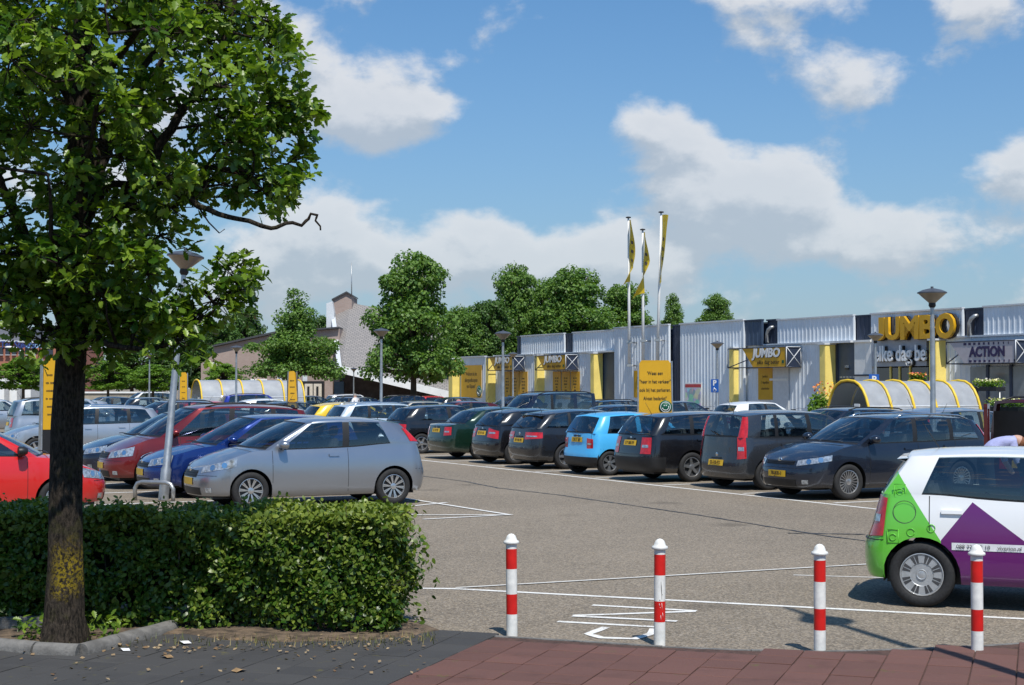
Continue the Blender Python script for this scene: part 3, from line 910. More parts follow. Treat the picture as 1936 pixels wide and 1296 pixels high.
# ------------------------------------------------------------------ canopies with name boards
def canopy(px0, pxs, px1, y_top, y_bot, label, board_mat, brace_col=M_TRIM):
    """frame from px0 to px1, sign board from pxs; front plane .95 m out"""
    D = .95
    x0, xs, x1 = fx(px0, D), fx(pxs, D), fx(px1, D)
    z1, z0 = fz(px1, y_top, D), fz(px1, y_bot, D)
    t = thing('name_canopy', label, 'shop sign', LOT(AREF, BF), BANG)
    # board: slanted left edge
    cut = (xs - x0) * .0 + (z1 - z0) * .95
    mb = MB(); mb.extr([(xs, -D, z1), (xs + cut, -D, z0), (x1, -D, z0), (x1, -D, z1)], (0, .05, 0))
    mb.build('board', board_mat, t)
    fr = MB(); r_ = .028
    for a, b in (((x0, -D, z1), (x1, -D, z1)), ((x0, -D + .02, z0), (x1, -D + .02, z0)), ((x0, 0, z1), (x1, 0, z1)), ((x0, 0, z0), (x1, 0, z0)), ((x0, -D, z1), (x0, -D, z0)), ((x1, -D, z1), (x1, -D, z0)),
                 ((x0, -D, z1), (x0, 0, z1)), ((x0, -D, z0), (x0, 0, z0)), ((x1, -D, z0), (x1, 0, z0)), ((x1, -D, z1), (x1, 0, z1)), ((x0, -D, z0), (xs + cut * .6, -D, z0 + (z1 - z0) * .42))):
        fr.path([a, b], r_, 6)
    fr.build('frame', M_NAVY, t)
    br = MB()
    for a, b in (((x1 + .03, -D, z1), (x1 + .03, 0, z0)), ((x1 + .03, -D, z0), (x1 + .03, 0, z1)), ((x1 + .03, -D, z1), (x1 + .03, -D, z0)), ((x1 + .03, -.04, z1), (x1 + .03, -.04, z0)), ((x1 + .03, -D, z1), (x1 + .03, 0, z1))):
        br.path([a, b], .022, 6)
    br.build('brace', brace_col, t)
    MB().box(xs + .1, x1, -D + .06, -.02, z1 - .10, z1 - .02).build('top_sheet', M_NAVY, t)
    MB().box(x1 - .05, x1 + .015, -D + .06, -.03, z0 + .02, z1 - .11).build('end_sheet', M_NAVY, t)
    return t, xs, cut, x1, z0, z1, D


def name_board(px0, pxs, px1, yt, yb, label):
    t, xs, cut, x1, z0, z1, D = canopy(px0, pxs, px1, yt, yb, label, M_ORANGE)
    h = z1 - z0; w = x1 - xs
    shadow = text('lettering_shadow', 'JUMBO', h * .62, M_INK, t, (xs + w * .56 + .03, -D - .008, z1 - h * .31), ext=.003, shear=.12, bold=h * .03, sx=w / h * .315)
    text('lettering', 'JUMBO', h * .62, M_WHITE, t, (xs + w * .56, -D - .022, z1 - h * .29), ext=.006, shear=.12, bold=h * .025, sx=w / h * .315)
    text('slogan', 'elke dag beter', h * .30, M_INK, t, (xs + w * .60, -D - .010, z0 + h * .25), ext=.004, sx=w / h * .29)
    MB().box(x1 - w * .09, x1 - w * .045, -D - .012, -D - .004, z0 + h * .18, z0 + h * .34).build('emblem', M_GREEN, t)
    return t


name_board(922, 925, 969, 674, 700, 'yellow canopy board with white name lettering at the low end of the shop')
name_board(1012, 1016, 1069, 671, 699, 'yellow canopy board with white name lettering above three yellow posters')
name_board(1376, 1403, 1486, 656, 694, 'largest yellow canopy board, white name over dark slogan, near the flue pipe')
t, xs, cut, x1, z0, z1, D = canopy(1789, 1795, 1919, 643, 686, 'pale lilac canopy board with dark violet block lettering at the right of the shop front', mat('board_lilac', (.48, .44, .46), .5, var=.05))
w = x1 - xs; h = z1 - z0
M_VIOLET = mat('violet_ink', (.030, .018, .075), .5)
text('lettering', 'ACTION', h * .62, M_VIOLET, t, (xs + cut * .5 + w * .47, -D - .014, (z0 + z1) / 2), ext=.006, bold=h * .03, sx=.98 * w / h * .23)
mb = MB()
for q in range(10):
    ww = .16 * (1 - q / 11); xq = xs + cut * .35 + .55 + q * w * .075
    mb.box(xq, xq + ww, -D - .014, -D - .004, z1 - h * .17, z1 - h * .06)
    mb.box(xq + cut * .35, xq + cut * .35 + ww, -D - .014, -D - .004, z0 + h * .05, z0 + h * .15)
mb.build('dash_row', M_VIOLET, t)

# ------------------------------------------------------------------ big letters of the main sign
ls = thing('letter_sign', 'huge yellow five-letter shop name with white slogan letters below on the grey wall', 'shop sign', LOT(AREF, BF), BANG)
xa, xb = fx(1655, .3), fx(1808, .3)
zc = (fz(1730, 597, .3) + fz(1730, 642, .3)) / 2; hh = fz(1730, 597, .3) - fz(1730, 642, .3)
widths = {'J': .72, 'U': 1.0, 'M': 1.22, 'B': .98, 'O': 1.16}
tot = sum(widths.values()); xq = xa
for ch in 'JUMBO':
    wch = (xb - xa) * widths[ch] / tot
    me = text_mesh(ch, 1.0, .0, 0, .035)
    bb = [v.co for v in me.vertices]
    x0_, x1_ = min(v.x for v in bb), max(v.x for v in bb); y0_, y1_ = min(v.y for v in bb), max(v.y for v in bb)
    sx, sy = wch * .96 / (x1_ - x0_), hh * (1.06 if ch == 'O' else 1.0) / (y1_ - y0_)
    me2 = text_mesh(ch, 1.0, .12 / 1.0, 0, .035)
    for m_, name_, me_, yo, grow in ((M_ORANGE, 'letter', me2, -.34, 1.0), (M_INK, 'letter_side', text_mesh(ch, 1.0, .12, 0, .045), -.16, 1.0)):
        me_.materials.clear(); me_.materials.append(m_)
        o = put(name_, me_, ls, (xq + wch / 2 - (x0_ + x1_) / 2 * sx + (.02 if m_ is M_INK else 0), yo, zc - (y0_ + y1_) / 2 * sy))
        o.rotation_euler = (math.pi / 2, 0, 0); o.scale = (sx, sy, .6)
    xq += wch
zc2 = fz(1700, 670, .15); hs = (fz(1700, 650, .15) - fz(1700, 690, .15))
text('slogan_side', 'elke dag be', hs * 1.04, M_INK, ls, (fx(1703, .2) + .07, -.14, zc2 - .02), ext=.05, bold=.012, sx=.76)
text('slogan', 'elke dag be', hs * 1.04, mat('letter_white', (.88, .88, .87), .35, var=.03), ls, (fx(1703, .2), -.26, zc2), ext=.05, bold=.018, sx=.76)

# ------------------------------------------------------------------ posters on the front
def smiley(parent, c, r, y, m_in=M_WHITE):
    q = Matrix.Translation((c[0], y, c[1])) @ Matrix.Rotation(R(90), 4, 'X')
    MB().lathe([(.0005, .004), (r, .004), (r, -.02)], 24, M=q).build('badge', M_GREEN, parent)
    mb = MB()
    mb.lathe([(r * .72, .009), (r * .80, .009)], 24, M=q)
    mb.path([(c[0] + r * .5 * math.cos(a), y - .008, c[1] + r * .5 * math.sin(a)) for a in np.linspace(R(195), R(375), 9)], r * .06, 6)
    for sx in (-.2, .12): mb.lathe([(.0005, .009), (r * .09, .009)], 8, M=Matrix.Translation((c[0] + r * sx, y, c[1] + r * .22)) @ Matrix.Rotation(R(90), 4, 'X'))
    mb.build('badge_face', m_in, parent)


def line_of(parent, tx, size, loc, sx):
    """a line of print; '~4 3' stands for words too small to read: one bar of ink strokes for each"""
    if not tx.startswith('~'): return text('lettering', tx, size, M_INK, parent, loc, ext=.002, sx=sx)
    mb = MB(); words = [int(q) for q in tx[1:].split()]; cw = size * .42
    x = loc[0] - cw * (sum(words) + len(words) - 1) / 2
    for w_ in words:
        for k in range(w_):
            h_ = size * random.choice((.22, .22, .32)); mb.box(x + k * cw, x + k * cw + cw * .72, loc[1] - .002, loc[1] + .002, loc[2] - h_ * .8, loc[2] + h_)
        x += cw * (w_ + 1)
    return mb.build('lettering', M_INK, parent)


def poster(px0, px1, py0, py1, lines_, label, size, smile=None, off=.07, name='poster', m=M_ORANGE):
    x0, x1 = fx(px0, off), fx(px1, off); pm = (px0 + px1) / 2
    z1, z0 = fz(pm, py0, off), fz(pm, py1, off)
    t = thing(name, label, 'poster', LOT(AREF, BF), BANG)
    MB().box(x0, x1, -off, -off + .03, z0, z1).build('panel', m, t)
    for i, tx in enumerate(lines_):
        line_of(t, tx, size, ((x0 + x1) / 2, -off - .004, z1 - (z1 - z0) * (.27 + .19 * i if len(lines_) < 4 else .24 + .11 * i)), .78)
    if smile: smiley(t, (x1 - smile * .9, z0 + smile * 1.1), smile, -off - .004)
    return t


poster(872, 910, 691, 752, ("'Welkom bij de", 'allergoedkoopste', "van Rijssen!'"), 'yellow poster with dark welcome text at the low end of the shop', .40, .42)
for i, (p0, p1) in enumerate(((953, 965), (966, 981), (982, 997))):
    poster(p0, p1, 703, 758, ('~5', '~4 2', '~3 3', '~6', '~3'), ('yellow door poster with green number badge, leftmost of three behind the thin lamp post', 'middle yellow door poster of three behind the thin lamp post', 'yellow door poster nearest the ribbed wall, third behind the thin lamp post')[i], .17, .2, .05)
for i, (p0, p1) in enumerate(((1045, 1060), (1062, 1077), (1079, 1095))):
    poster(p0, p1, 703, 755, ('~3 3', '~2 3', '~6', '~3', '~4'), ('leftmost of three yellow panels below the middle canopy', 'middle of three yellow panels below the middle canopy', 'right one of three yellow panels below the middle canopy')[i], .17, None, .05)
poster(1433, 1460, 696, 756, ("Jumbo's", '7 dagelijkse', 'zekerheden'), 'tall yellow poster beside the pale service door below the largest canopy', .19, None, .08)
poster(1198, 1222, 701, 752, ('~4 3', '~6', '~3 4'), 'yellow poster half hidden behind the big yellow parking notice', .2, None, .33)
# town map board
x0, x1 = fx(1295, .9), fx(1327, .9); z1, z0 = fz(1310, 724, .9), fz(1310, 776, .9)
t = thing('map_board', 'white town map board with red heading in front of the ribbed wall', 'sign', LOT(AREF, BF), BANG)
def map_mat():
    m = bpy.data.materials.new('town_map'); m.use_nodes = True
    tt = m.node_tree; n = NB(tt); b = tt.nodes['Principled BSDF']
    c = n.node('ShaderNodeTexCoord').outputs['Object']
    vo = n.node('ShaderNodeTexVoronoi'); vo.inputs['Scale'].default_value = 3.5; tt.links.new(c, vo.inputs[0])
    f = n.noise(c, 2.0, 4)
    cc = n.mixc(n.ss(f, .45, .6), (.62, .66, .68), (.30, .48, .66))
    tt.links.new(n.mixc(.35, cc, vo.outputs['Color']), b.inputs['Base Color'])
    return m
MB().box(x0, x1, -.93, -.90, z0, z1, bev=.01).build('panel', M_WHITE, t)
MB().box(x0 + .1, x1 - .1, -.938, -.931, z0 + .12, z1 - .32).build('map', map_mat(), t)
MB().box(x0 + .06, x1 - .06, -.938, -.931, z1 - .26, z1 - .08).build('heading', mat('heading_red', (.50, .06, .06), .5), t)
for xx in (x0 + .06, x1 - .06): MB().path([(xx, -.88, 0), (xx, -.88, z1)], .04, 8).build('post', M_STEEL, t)

# ------------------------------------------------------------------ flag poles with banners
for i, (pb, yb, ptop, yt, br, lab) in enumerate(((1190, 690, 1188, 413, 648, 'white flagpole with yellow banner flared out at its foot, leftmost of three'),
                                                 (1216, 684, 1215, 436, 645, 'shorter middle flagpole with yellow banner blown to the left'),
                                                 (1243, 683, 1250, 403, 644, 'tallest flagpole with straight narrow yellow banner'))):
    O = .75
    xx = fx(pb, O); zb_ = fz(pb, yb, O); w0 = LOT(AREF - xx, BF - O)
    top = P(ptop, yt, w0.y)
    t = thing('flagpole', lab, 'flagpole', (w0.x, w0.y, 0), 0, 'flagpoles fixed to the shop front')
    tip = Vector((top.x - w0.x, 0, top.z))
    MB().path([(0, 0, zb_), (tip.x * .5, 0, (zb_ + tip.z) / 2), tuple(tip)], [.10, .08, .055], 10).build('pole', M_WHITE, t)
    MB().lathe([(.06, 0), (.16, .02), (.16, .07), (.05, .10), (.0005, .11)], 10, M=Matrix.Translation(tip)).build('finial', M_BLACK, t)
    for zz_ in (zb_ - .05, fz(pb, br, O)):
        q = MB().box(-.16, .16, -.14, .14, zz_ - .08, zz_ + .08, bev=.02)
        nb = LOT(0, O - .1); q.path([(0, 0, zz_), (nb.x, nb.y, zz_)], .05, 6)
        q.build('bracket', M_STEEL, t)
    # banner: cloth hung along the pole, blown nearly edge on
    Lb = (3.7, 3.6, 3.9)[i]; rows = []
    for r_ in range(22):
        f = r_ / 21; z_ = tip.z - .12 - f * Lb
        row = []
        for c_ in range(9):
            g = c_ / 8
            if i == 0:   side = .42 * math.sin(min(1, f * 1.5) * 2.6) * g - (.0 if f < .72 else (f - .72) * 3.6) * g + .05 * math.sin(f * 9 + g * 3)
            elif i == 1: side = (.42 * math.sin(f * 3.0) if f < .45 else .42 * math.sin(1.35) - (f - .45) * 2.7) * g + .06 * math.sin(f * 8 + g * 4)
            else:        side = (.48 - f * .75) * g + .04 * math.sin(f * 7 + g * 4)
            drop = (.1 + .25 * f) * g * g
            row.append((tip.x * (z_ / tip.z) + .06 + side * .62, -.06 - math.sqrt(max(0, 1 - min(1, side * side))) * .85 * g, z_ - drop))
        rows.append(row)
    bn = MB().grid(rows, 0, True)
    bn.build('banner', mat('banner_yellow', (.72, .50, .02), .7, var=.12, scale=2), t)
    ink = MB()
    for r_ in (7, 10, 13):
        a_, b_ = rows[r_], rows[r_ + 1]
        ink.grid([[Vector(v) + Vector((.012, 0, 0)) for v in a_[3:7]], [Vector(v) + Vector((.012, 0, 0)) for v in b_[3:7]]], 0, True)
        ink.grid([[Vector(v) - Vector((.012, 0, 0)) for v in a_[3:7]], [Vector(v) - Vector((.012, 0, 0)) for v in b_[3:7]]], 0, True)
    ink.build('banner_print', mat('banner_ink', (.10, .07, .05), .7), t)

# ------------------------------------------------------------------ trolley shelters
M_POLY = glass_mat('polycarbonate', (.50, .52, .54), .22, 1.7)
M_HOOP = mat('hoop_yellow', (.78, .52, .03), .45, var=.06)
def shelter(a, b, wdt, ht, bays, bay, label):
    t = thing('trolley_shelter', label, 'trolley shelter', LOT(a, b), LANG, 'barrel roofed trolley shelters')
    hw = wdt / 2
    def arch(x, r_=0.0, n_=17): return [(x, (hw + r_) * math.copysign(abs(math.cos(q)) ** .75, math.cos(q)), (ht + r_) * math.sin(q) ** .85 if 0 < q < math.pi else 0) for q in np.linspace(0, math.pi, n_)]
    for i in range(bays + 1):
        MB().path(arch(i * bay, .02), .045, 8).build('hoop', M_HOOP, t)
    M_SH = mat('shelter_sheet', (.50, .50, .49), .24, .35, var=.12, scale=1.5, rvar=.15)
    for i in range(bays):
        MB().grid([arch(i * bay + .05), arch((i + 1) * bay - .05)], 0, True).build('roof_sheet', M_SH, t)
    L_ = bays * bay
    for sgn in (-1, 1):
        MB().path([(0, sgn * hw * .86, ht * .62), (L_, sgn * hw * .86, ht * .62)], .025, 6).build('rail', M_TRIM, t)
    q = arch(-.01)[1:-1]
    MB().add([(x, y * .97, z * .97) for x, y, z in q], [list(range(len(q)))]).build('end_sheet', M_POLY, t)
    MB().box(-.035, -.015, -.62, -.34, .75, 1.45, bev=.008).build('notice_frame', M_WHITE, t)
    # trolleys nested inside
    tr = MB()
    for k in range(7):
        x0 = .5 + k * .5
        for z_ in (.35, .55, .75, .95): tr.path([(x0, -.25, z_), (x0 + .8, -.22, z_ + .03), (x0 + .8, .22, z_ + .03), (x0, .25, z_)], .012, 4)
        tr.path([(x0 - .05, -.26, 1.02), (x0 - .05, .26, 1.02)], .02, 5)
    tr.build('trolley_bars', M_STEEL, t)
    return t


shelter(39.5, 32.6, 2.3, 2.2, 5, .96, 'barrel-vaulted trolley shelter with yellow hoops in front of the shop entrance')
c = at(372, 80)
la = lot_of(c[0], c[1])
shelter(la[0], la[1], 2.4, 2.36, 5, 1.12, 'far barrel-vaulted trolley shelter with yellow hoops before the brick church')

# ------------------------------------------------------------------ yellow notice columns on the car park
def totem(px, Z, wdt, top, rot, lines_, label, foot=None, smile=0, taper=.06, bottom=.72):
    x, y, _ = at(px, Z)
    t = thing('notice_column', label, 'sign', (x, y, 0), rot)
    w = wdt / 2; d = .14
    q = MB()
    q.extr([(-w, -d, bottom), (w, -d, bottom), (w - taper * .3, -d + taper, top - .08), (w - taper * .3 - .06, -d + taper, top), (-w + taper * .3 + .06, -d + taper, top), (-w + taper * .3, -d + taper, top - .08)], (0, .02, 0))
    q.build('face', M_ORANGE, t)
    MB().extr([(w + .012, -d - .01, 0), (w + .012, d + .05, 0), (w - taper * .3 + .012, d - taper, top - .02), (w - taper * .3 + .012, -d + taper - .01, top - .02)], (.035, 0, 0)).build('side_frame', M_STEEL, t)
    MB().extr([(-w - .012, -d - .01, 0), (-w - .012, d + .05, 0), (-w + taper * .3 - .012, d - taper, top - .02), (-w + taper * .3 - .012, -d + taper - .01, top - .02)], (-.03, 0, 0)).build('side_frame', M_STEEL, t)
    MB().box(-w + .02, w - .02, -d + taper + .04, d, 0, top - .12).build('core', M_DARKGREY, t)
    MB().box(-w, w, -d - .008, -d + .02, .1, bottom - .01).build('foot_panel', M_BLACK, t)
    n_ = len(lines_)
    for i, tx in enumerate(lines_):
        z_ = top - (top - bottom) * (.24 + i * (.155 if n_ <= 4 else .11))
        f = (z_ - bottom) / (top - bottom)
        line_of(t, tx, wdt * (.16 if n_ == 4 and smile else .2), (0, -d + taper * f - .008, z_), .70 if smile else .82)
    if foot: text('foot_lettering', foot, .085, M_WHITE, t, (0, -d - .014, bottom - .12), ext=.003)
    if smile: smiley(t, (w - smile * .95, bottom + smile * 1.15), smile, -d - .012)
    return t


totem(1238, 40.0, .86, 2.70, -.05, ("'Wees een", '"heer in het verkeer"', 'ook bij het parkeren.', "Alvast bedankt!'"), 'big yellow parking-manners notice column with green smiley badge', "Service met 'n glimlach. Elke dag.", .17, bottom=1.28)
totem(93, 34.0, .30, 2.65, .5, ('~5', '~3 3', '~6', '~2 4', '~5', '~4'), 'narrow weathered yellow notice column beside the oak trunk', None, 0, bottom=1.05)
totem(347, 69.0, .34, 2.66, .3, ('~5', '~5', '~6', '~5'), 'small yellow notice column left of the far trolley shelter', None, 0, bottom=1.0)
totem(553, 62.0, .42, 2.65, .35, ('~5', '~6', '~5', '~6'), 'tilted-looking yellow notice column right of the far trolley shelter', None, 0, .22, bottom=1.0)
# ------------------------------------------------------------------ cars
def pchip(tab):
    xs = np.array([t[0] for t in tab], float); ys = np.array([t[1] for t in tab], float)
    h = np.diff(xs); dl = np.diff(ys) / h; m_ = np.zeros(len(xs))
    if len(xs) > 2:
        for i in range(1, len(xs) - 1):
            if dl[i - 1] * dl[i] > 0:
                w1, w2 = 2 * h[i] + h[i - 1], h[i] + 2 * h[i - 1]
                m_[i] = (w1 + w2) / (w1 / dl[i - 1] + w2 / dl[i])
    m_[0], m_[-1] = dl[0], dl[-1]
    def f(x):
        x = min(max(x, xs[0]), xs[-1]); i = int(min(max(np.searchsorted(xs, x) - 1, 0), len(h) - 1))
        t = (x - xs[i]) / h[i]
        return float(ys[i] * (1 + 2 * t) * (1 - t) ** 2 + h[i] * m_[i] * t * (1 - t) ** 2 + ys[i + 1] * t * t * (3 - 2 * t) + h[i] * m_[i + 1] * t * t * (t - 1))
    return f


def wheel_meshes():
    """wheel along local y, outer face towards -y, radius 1 scaled later; returns tyre and rims"""
    rot = Matrix.Rotation(R(90), 4, 'X')           # local z of the lathe becomes -y
    tyre = MB().lathe([(.66, -.26), (.74, -.30), (.90, -.30), (.975, -.24), (1.0, -.12), (1.0, .12), (.975, .24), (.90, .30), (.74, .30), (.665, .25), (.655, .18)], 32, M=rot).mesh('tyre', M_RUBBER, 50)
    rims = {}
    def base():
        mb = MB()
        mb.lathe([(.665, -.2), (.665, .20), (.655, .262), (.63, .268), (.60, .22), (.585, .10), (.0005, .06)], 32, mis=[0, 0, 0, 0, 1, 1], M=rot)
        return mb
    def spoke(mb, ang, r0, r1, w0, w1, z0=.24, z1=.20, th=.07):
        c, s_ = math.cos(ang), math.sin(ang)
        def q(r, w, z): return rot @ Vector((c * r - s_ * w, s_ * r + c * w, z))
        v = [q(r0, -w0, z1), q(r1, -w1, z0), q(r1, w1, z0), q(r0, w0, z1), q(r0, -w0, z1 - th), q(r1, -w1, z0 - th), q(r1, w1, z0 - th), q(r0, w0, z1 - th)]
        mb.add(v, [(0, 1, 2, 3), (0, 4, 5, 1), (3, 2, 6, 7)], 0)
    for kind in ('multi', 'five', 'cap', 'turbine', 'star'):  # hub caps get dark slots
        mb = base()
        if kind == 'multi':
            for k in range(10):
                for dd in (-.075, .075): spoke(mb, 2 * math.pi * k / 10 + dd, .12, .62, .020, .034)
        elif kind == 'five':
            for k in range(5): spoke(mb, 2 * math.pi * k / 5 + .3, .08, .62, .11, .085)
        elif kind == 'star':
            for k in range(6): spoke(mb, 2 * math.pi * k / 6 + .2, .08, .62, .06, .15)
        elif kind == 'turbine':
            for k in range(20): spoke(mb, 2 * math.pi * k / 20, .14, .63, .018, .030)
        else:
            mb.lathe([(.62, .20), (.60, .238), (.36, .243), (.34, .225), (.0005, .225)], 32, M=rot)
            for k in range(8):
                for da in (-.10, .10):
                    q0 = len(mb.m); spoke(mb, 2 * math.pi * k / 8 + da * 1.15, .35, .59, .026, .056, .2435, .2475, .004)
                    for z in range(q0, len(mb.m)): mb.m[z] = 1
            mb.lathe([(.60, .21), (.605, .24), (.54, .238), (.535, .21)], 32, M=rot)
        mb.lathe([(.17, .15), (.165, .235), (.12, .25), (.0005, .252)], 18, M=rot)
        if kind == 'cap': mb.lathe([(.12, .25), (.15, .262), (.16, .25)], 18, M=rot)
        rims[kind] = mb.mesh('rim', [M_ALU if kind != 'cap' else mat('hubcap_silver', (.46, .47, .48), .38, .5, var=.1), M_DARKGREY], 35)
    return tyre, rims


TYRE, RIMS = wheel_meshes()


class CarModel:
    def __init__(s, L, W, wb, fo, rw, zt, zr, xn, xt, cols, ws, rear, roofw=.78, wp=None, cf=.80, cr=.42, ef=2.7, er=3.4, sill=.20, rim='five', hood_crown=.05, roof_crown=.05, deck_crown=.02,
                 head=None, tail=None, pillar_tail=None, grille=None, handles=(), seams=(), rails=False, plate_f=.46, plate_r=.80, dark_bumper=0.0, tyre_w=None, strip=None, spoiler=False, fog=True, lower_grille=True, mirror=True):
        s.__dict__.update(locals())
        s.ztf, s.zrf = pchip(zt), pchip(zr)
        s.xnf, s.xtf = pchip(xn), pchip(xt)
        s.wpf = pchip(wp or [(.15, .93), (.32, .975), (.55, 1.0), (.72, .992), (.85, .968), (1.0, .925), (1.2, .9)])
        s.xw = (fo, fo + wb); s.Ra = rw + .045; s.zc = rw
        # plan outline by arc length
        xs = [cf * (1 - math.cos(q)) for q in np.linspace(0, math.pi / 2, 60)] + list(np.linspace(cf, L - cr, 80))[1:] + [L - cr * (1 - math.sin(q)) for q in np.linspace(0, math.pi / 2, 60)][1:]
        s.pl = [(x, s.yplan(x)) for x in xs]
        arc = [0.0]
        for a, b in zip(s.pl[:-1], s.pl[1:]): arc.append(arc[-1] + math.hypot(b[0] - a[0], b[1] - a[1]))
        s.arc = arc; s.larc = arc[-1]
        s.parts = []
        s.make()
    def yplan(s, x):
        h = s.W / 2
        if x < s.cf: return h * .985 * max(0, 1 - ((s.cf - x) / s.cf) ** s.ef) ** (1 / s.ef)
        if x > s.L - s.cr: return h * .97 * max(0, 1 - ((x - s.L + s.cr) / s.cr) ** s.er) ** (1 / s.er)
        q = (x - s.cf) / (s.L - s.cf - s.cr)
        return h * (.985 + .015 * math.sin(math.pi * min(1, q * 1.0)) - .015 * q)
    def zbot(s, x):
        z = s.sill + (.03 if x < .5 or x > s.L - .45 else 0)
        for xw in s.xw:
            if abs(x - xw) <= s.Ra + 1e-6: z = max(z, s.zc + math.sqrt(max(0, s.Ra ** 2 - (x - xw) ** 2)))
        return z
    def body(s, x, y, z):
        """point of the lower shell above plan point (x, y) at height z"""
        if x < s.cf: x2 = x + s.xnf(z) * (1 - x / s.cf)
        elif x > s.L - s.cr: x2 = x - s.xtf(z) * (1 - (s.L - x) / s.cr)
        else: x2 = x
        return Vector((x2, y * s.wpf(z), z))
    def at_arc(s, l):
        l = min(max(l, 0), s.larc); i = int(min(np.searchsorted(s.arc, l), len(s.arc) - 1)); i = max(i, 1)
        t = (l - s.arc[i - 1]) / max(1e-9, s.arc[i] - s.arc[i - 1])
        a, b = s.pl[i - 1], s.pl[i]
        return a[0] + (b[0] - a[0]) * t, a[1] + (b[1] - a[1]) * t
    def surf(s, l, z, off=0.0):
        if l < 0:                                   # mirrored over the middle of the nose
            p = s.surf(-l, z, off); return Vector((p.x, -p.y, p.z))
        if l > s.larc:
            p = s.surf(2 * s.larc - l, z, off); return Vector((p.x, -p.y, p.z))
        x, y = s.at_arc(l); p = s.body(x, y, z)
        if off:
            x1, y1 = s.at_arc(l + .01); x0, y0 = s.at_arc(l - .01)
            tl = s.body(x1, y1, z) - s.body(x0, y0, z); tz = s.body(x, y, z + .01) - s.body(x, y, z - .01)
            if l < .015: tl = Vector((0, 1, 0))
            if l > s.larc - .015: tl = Vector((0, -1, 0))
            n_ = tz.cross(tl)
            if n_.length > 1e-9: p = p + n_.normalized() * off
        return p
    def patch(s, l0, l1, zlo, zhi, n=7, m_=3, off=.006, mb=None, mi=0, mirror=False):
        """raised piece lying on the shell; zlo, zhi: (start, end) heights"""
        mb = mb or MB(); sgn = -1 if mirror else 1
        rows = []
        for j in range(m_ + 1):
            row = []
            for i in range(n + 1):
                q = i / n; l = l0 + (l1 - l0) * q
                a, b = zlo[0] + (zlo[1] - zlo[0]) * q, zhi[0] + (zhi[1] - zhi[0]) * q
                row.append(s.surf(l, a + (b - a) * j / m_, off))
            rows.append(row)
        inner = [[s.surf(l0 + (l1 - l0) * i / n, (zlo[0] + (zlo[1] - zlo[0]) * i / n) - .004, -.012) for i in range(n + 1)], [s.surf(l0 + (l1 - l0) * i / n, (zhi[0] + (zhi[1] - zhi[0]) * i / n) + .004, -.012) for i in range(n + 1)]]
        rows = [inner[0]] + rows + [inner[1]]
        mb.grid([[Vector((p.x, p.y * sgn, p.z)) for p in r] for r in rows], mi, True, flip=mirror)
        return mb
    def roofz(s, x, y):
        w = s.rwid(x); return s.zrf(x) + s.roof_crown * (1 - min(1, (y / w) ** 2))
    def rwid(s, x):
        q = (x - s.rx0) / max(.1, s.rx1 - s.rx0)
        return s.W / 2 * s.roofw * (1 - .05 * (2 * q - 1) ** 2)
    def topy(s, x): return s.yplan(x) * s.wpf(s.ztf(x))
    def hoodz(s, x, y):
        w = max(.05, s.topy(x)); c = s.hood_crown if x < s.L * .5 else s.deck_crown
        c *= min(1, min(x, s.L - x) / .5 + .25)
        return s.ztf(x) + c * (1 - min(1, (y / w) ** 2))
    def columns(s):
        """half loop of the cabin: windscreen middle, pillars, rear window middle"""
        C = []; T = []
        xb0, xt0 = s.ws; cols = s.cols; s.rx0, s.rx1 = xt0, s.rear[1]
        A = cols[0]
        def pt(xb, xt, yb=None, yt=None):
            yb_ = s.topy(xb) * .985 if yb is None else yb; yt_ = s.rwid(xt) if yt is None else yt
            zb_ = s.hoodz(xb, yb_) if (xb < A[0] + .02 or xb > cols[-1][0] - .02) else s.ztf(xb)
            return Vector((xb, yb_, zb_ - .004)), Vector((xt, yt_, s.roofz(xt, yt_)))
        yA, yAt = s.topy(A[0]) * .985, s.rwid(A[1])
        for q in (0, .25, .5, .75, .92):
            C.append(pt(xb0 + (A[0] - xb0) * q ** 2.2, xt0 + (A[1] - xt0) * q ** 2.2, yA * q, yAt * q)); T.append('ws' if q < .92 else 'p')
        for i, c in enumerate(cols[:-1]):
            d = cols[i + 1]; k = 4 if c[2] == 'g' else 2
            for q in range(k):
                f = q / k; C.append(pt(c[0] + (d[0] - c[0]) * f, c[1] + (d[1] - c[1]) * f)); T.append(c[2] + (str(i) if c[2] == 'g' else ''))
        E = cols[-1]; yE, yEt = s.topy(E[0]) * .96, s.rwid(E[1]) * .96
        xr0, xr1 = s.rear
        for q in (1, .9, .6, .3, 0):
            C.append(pt(xr0 + (E[0] - xr0) * q ** 2.2, xr1 + (E[1] - xr1) * q ** 2.2, yE * q, yEt * q)); T.append('p' if q == 1 else 'rw')
        s.C, s.T = C, T
    def gh(s, i, t, out=0.0):
        a, b = s.C[i]
        p = a.lerp(b, t)
        bul = 4 * t * (1 - t)
        if s.T[i] == 'ws' or i < 5: p += Vector((-.5, 0, .6)) * .035 * bul * (1 - (i / 5) ** 2)
        elif s.T[i] == 'rw' and i > len(s.C) - 5: p += Vector((.5, 0, .3)) * .02 * bul
        p += Vector((0, .025 * bul * min(1, a.y / (s.W * .4)), 0))
        if out:
            c = Vector((s.L * .5, 0, p.z)); d = Vector(((p.x - c.x) * (.35 if 4 < i < len(s.C) - 5 else 1.6), p.y - c.y, .12 * abs(p.y)));
            p += d.normalized() * out
        return p
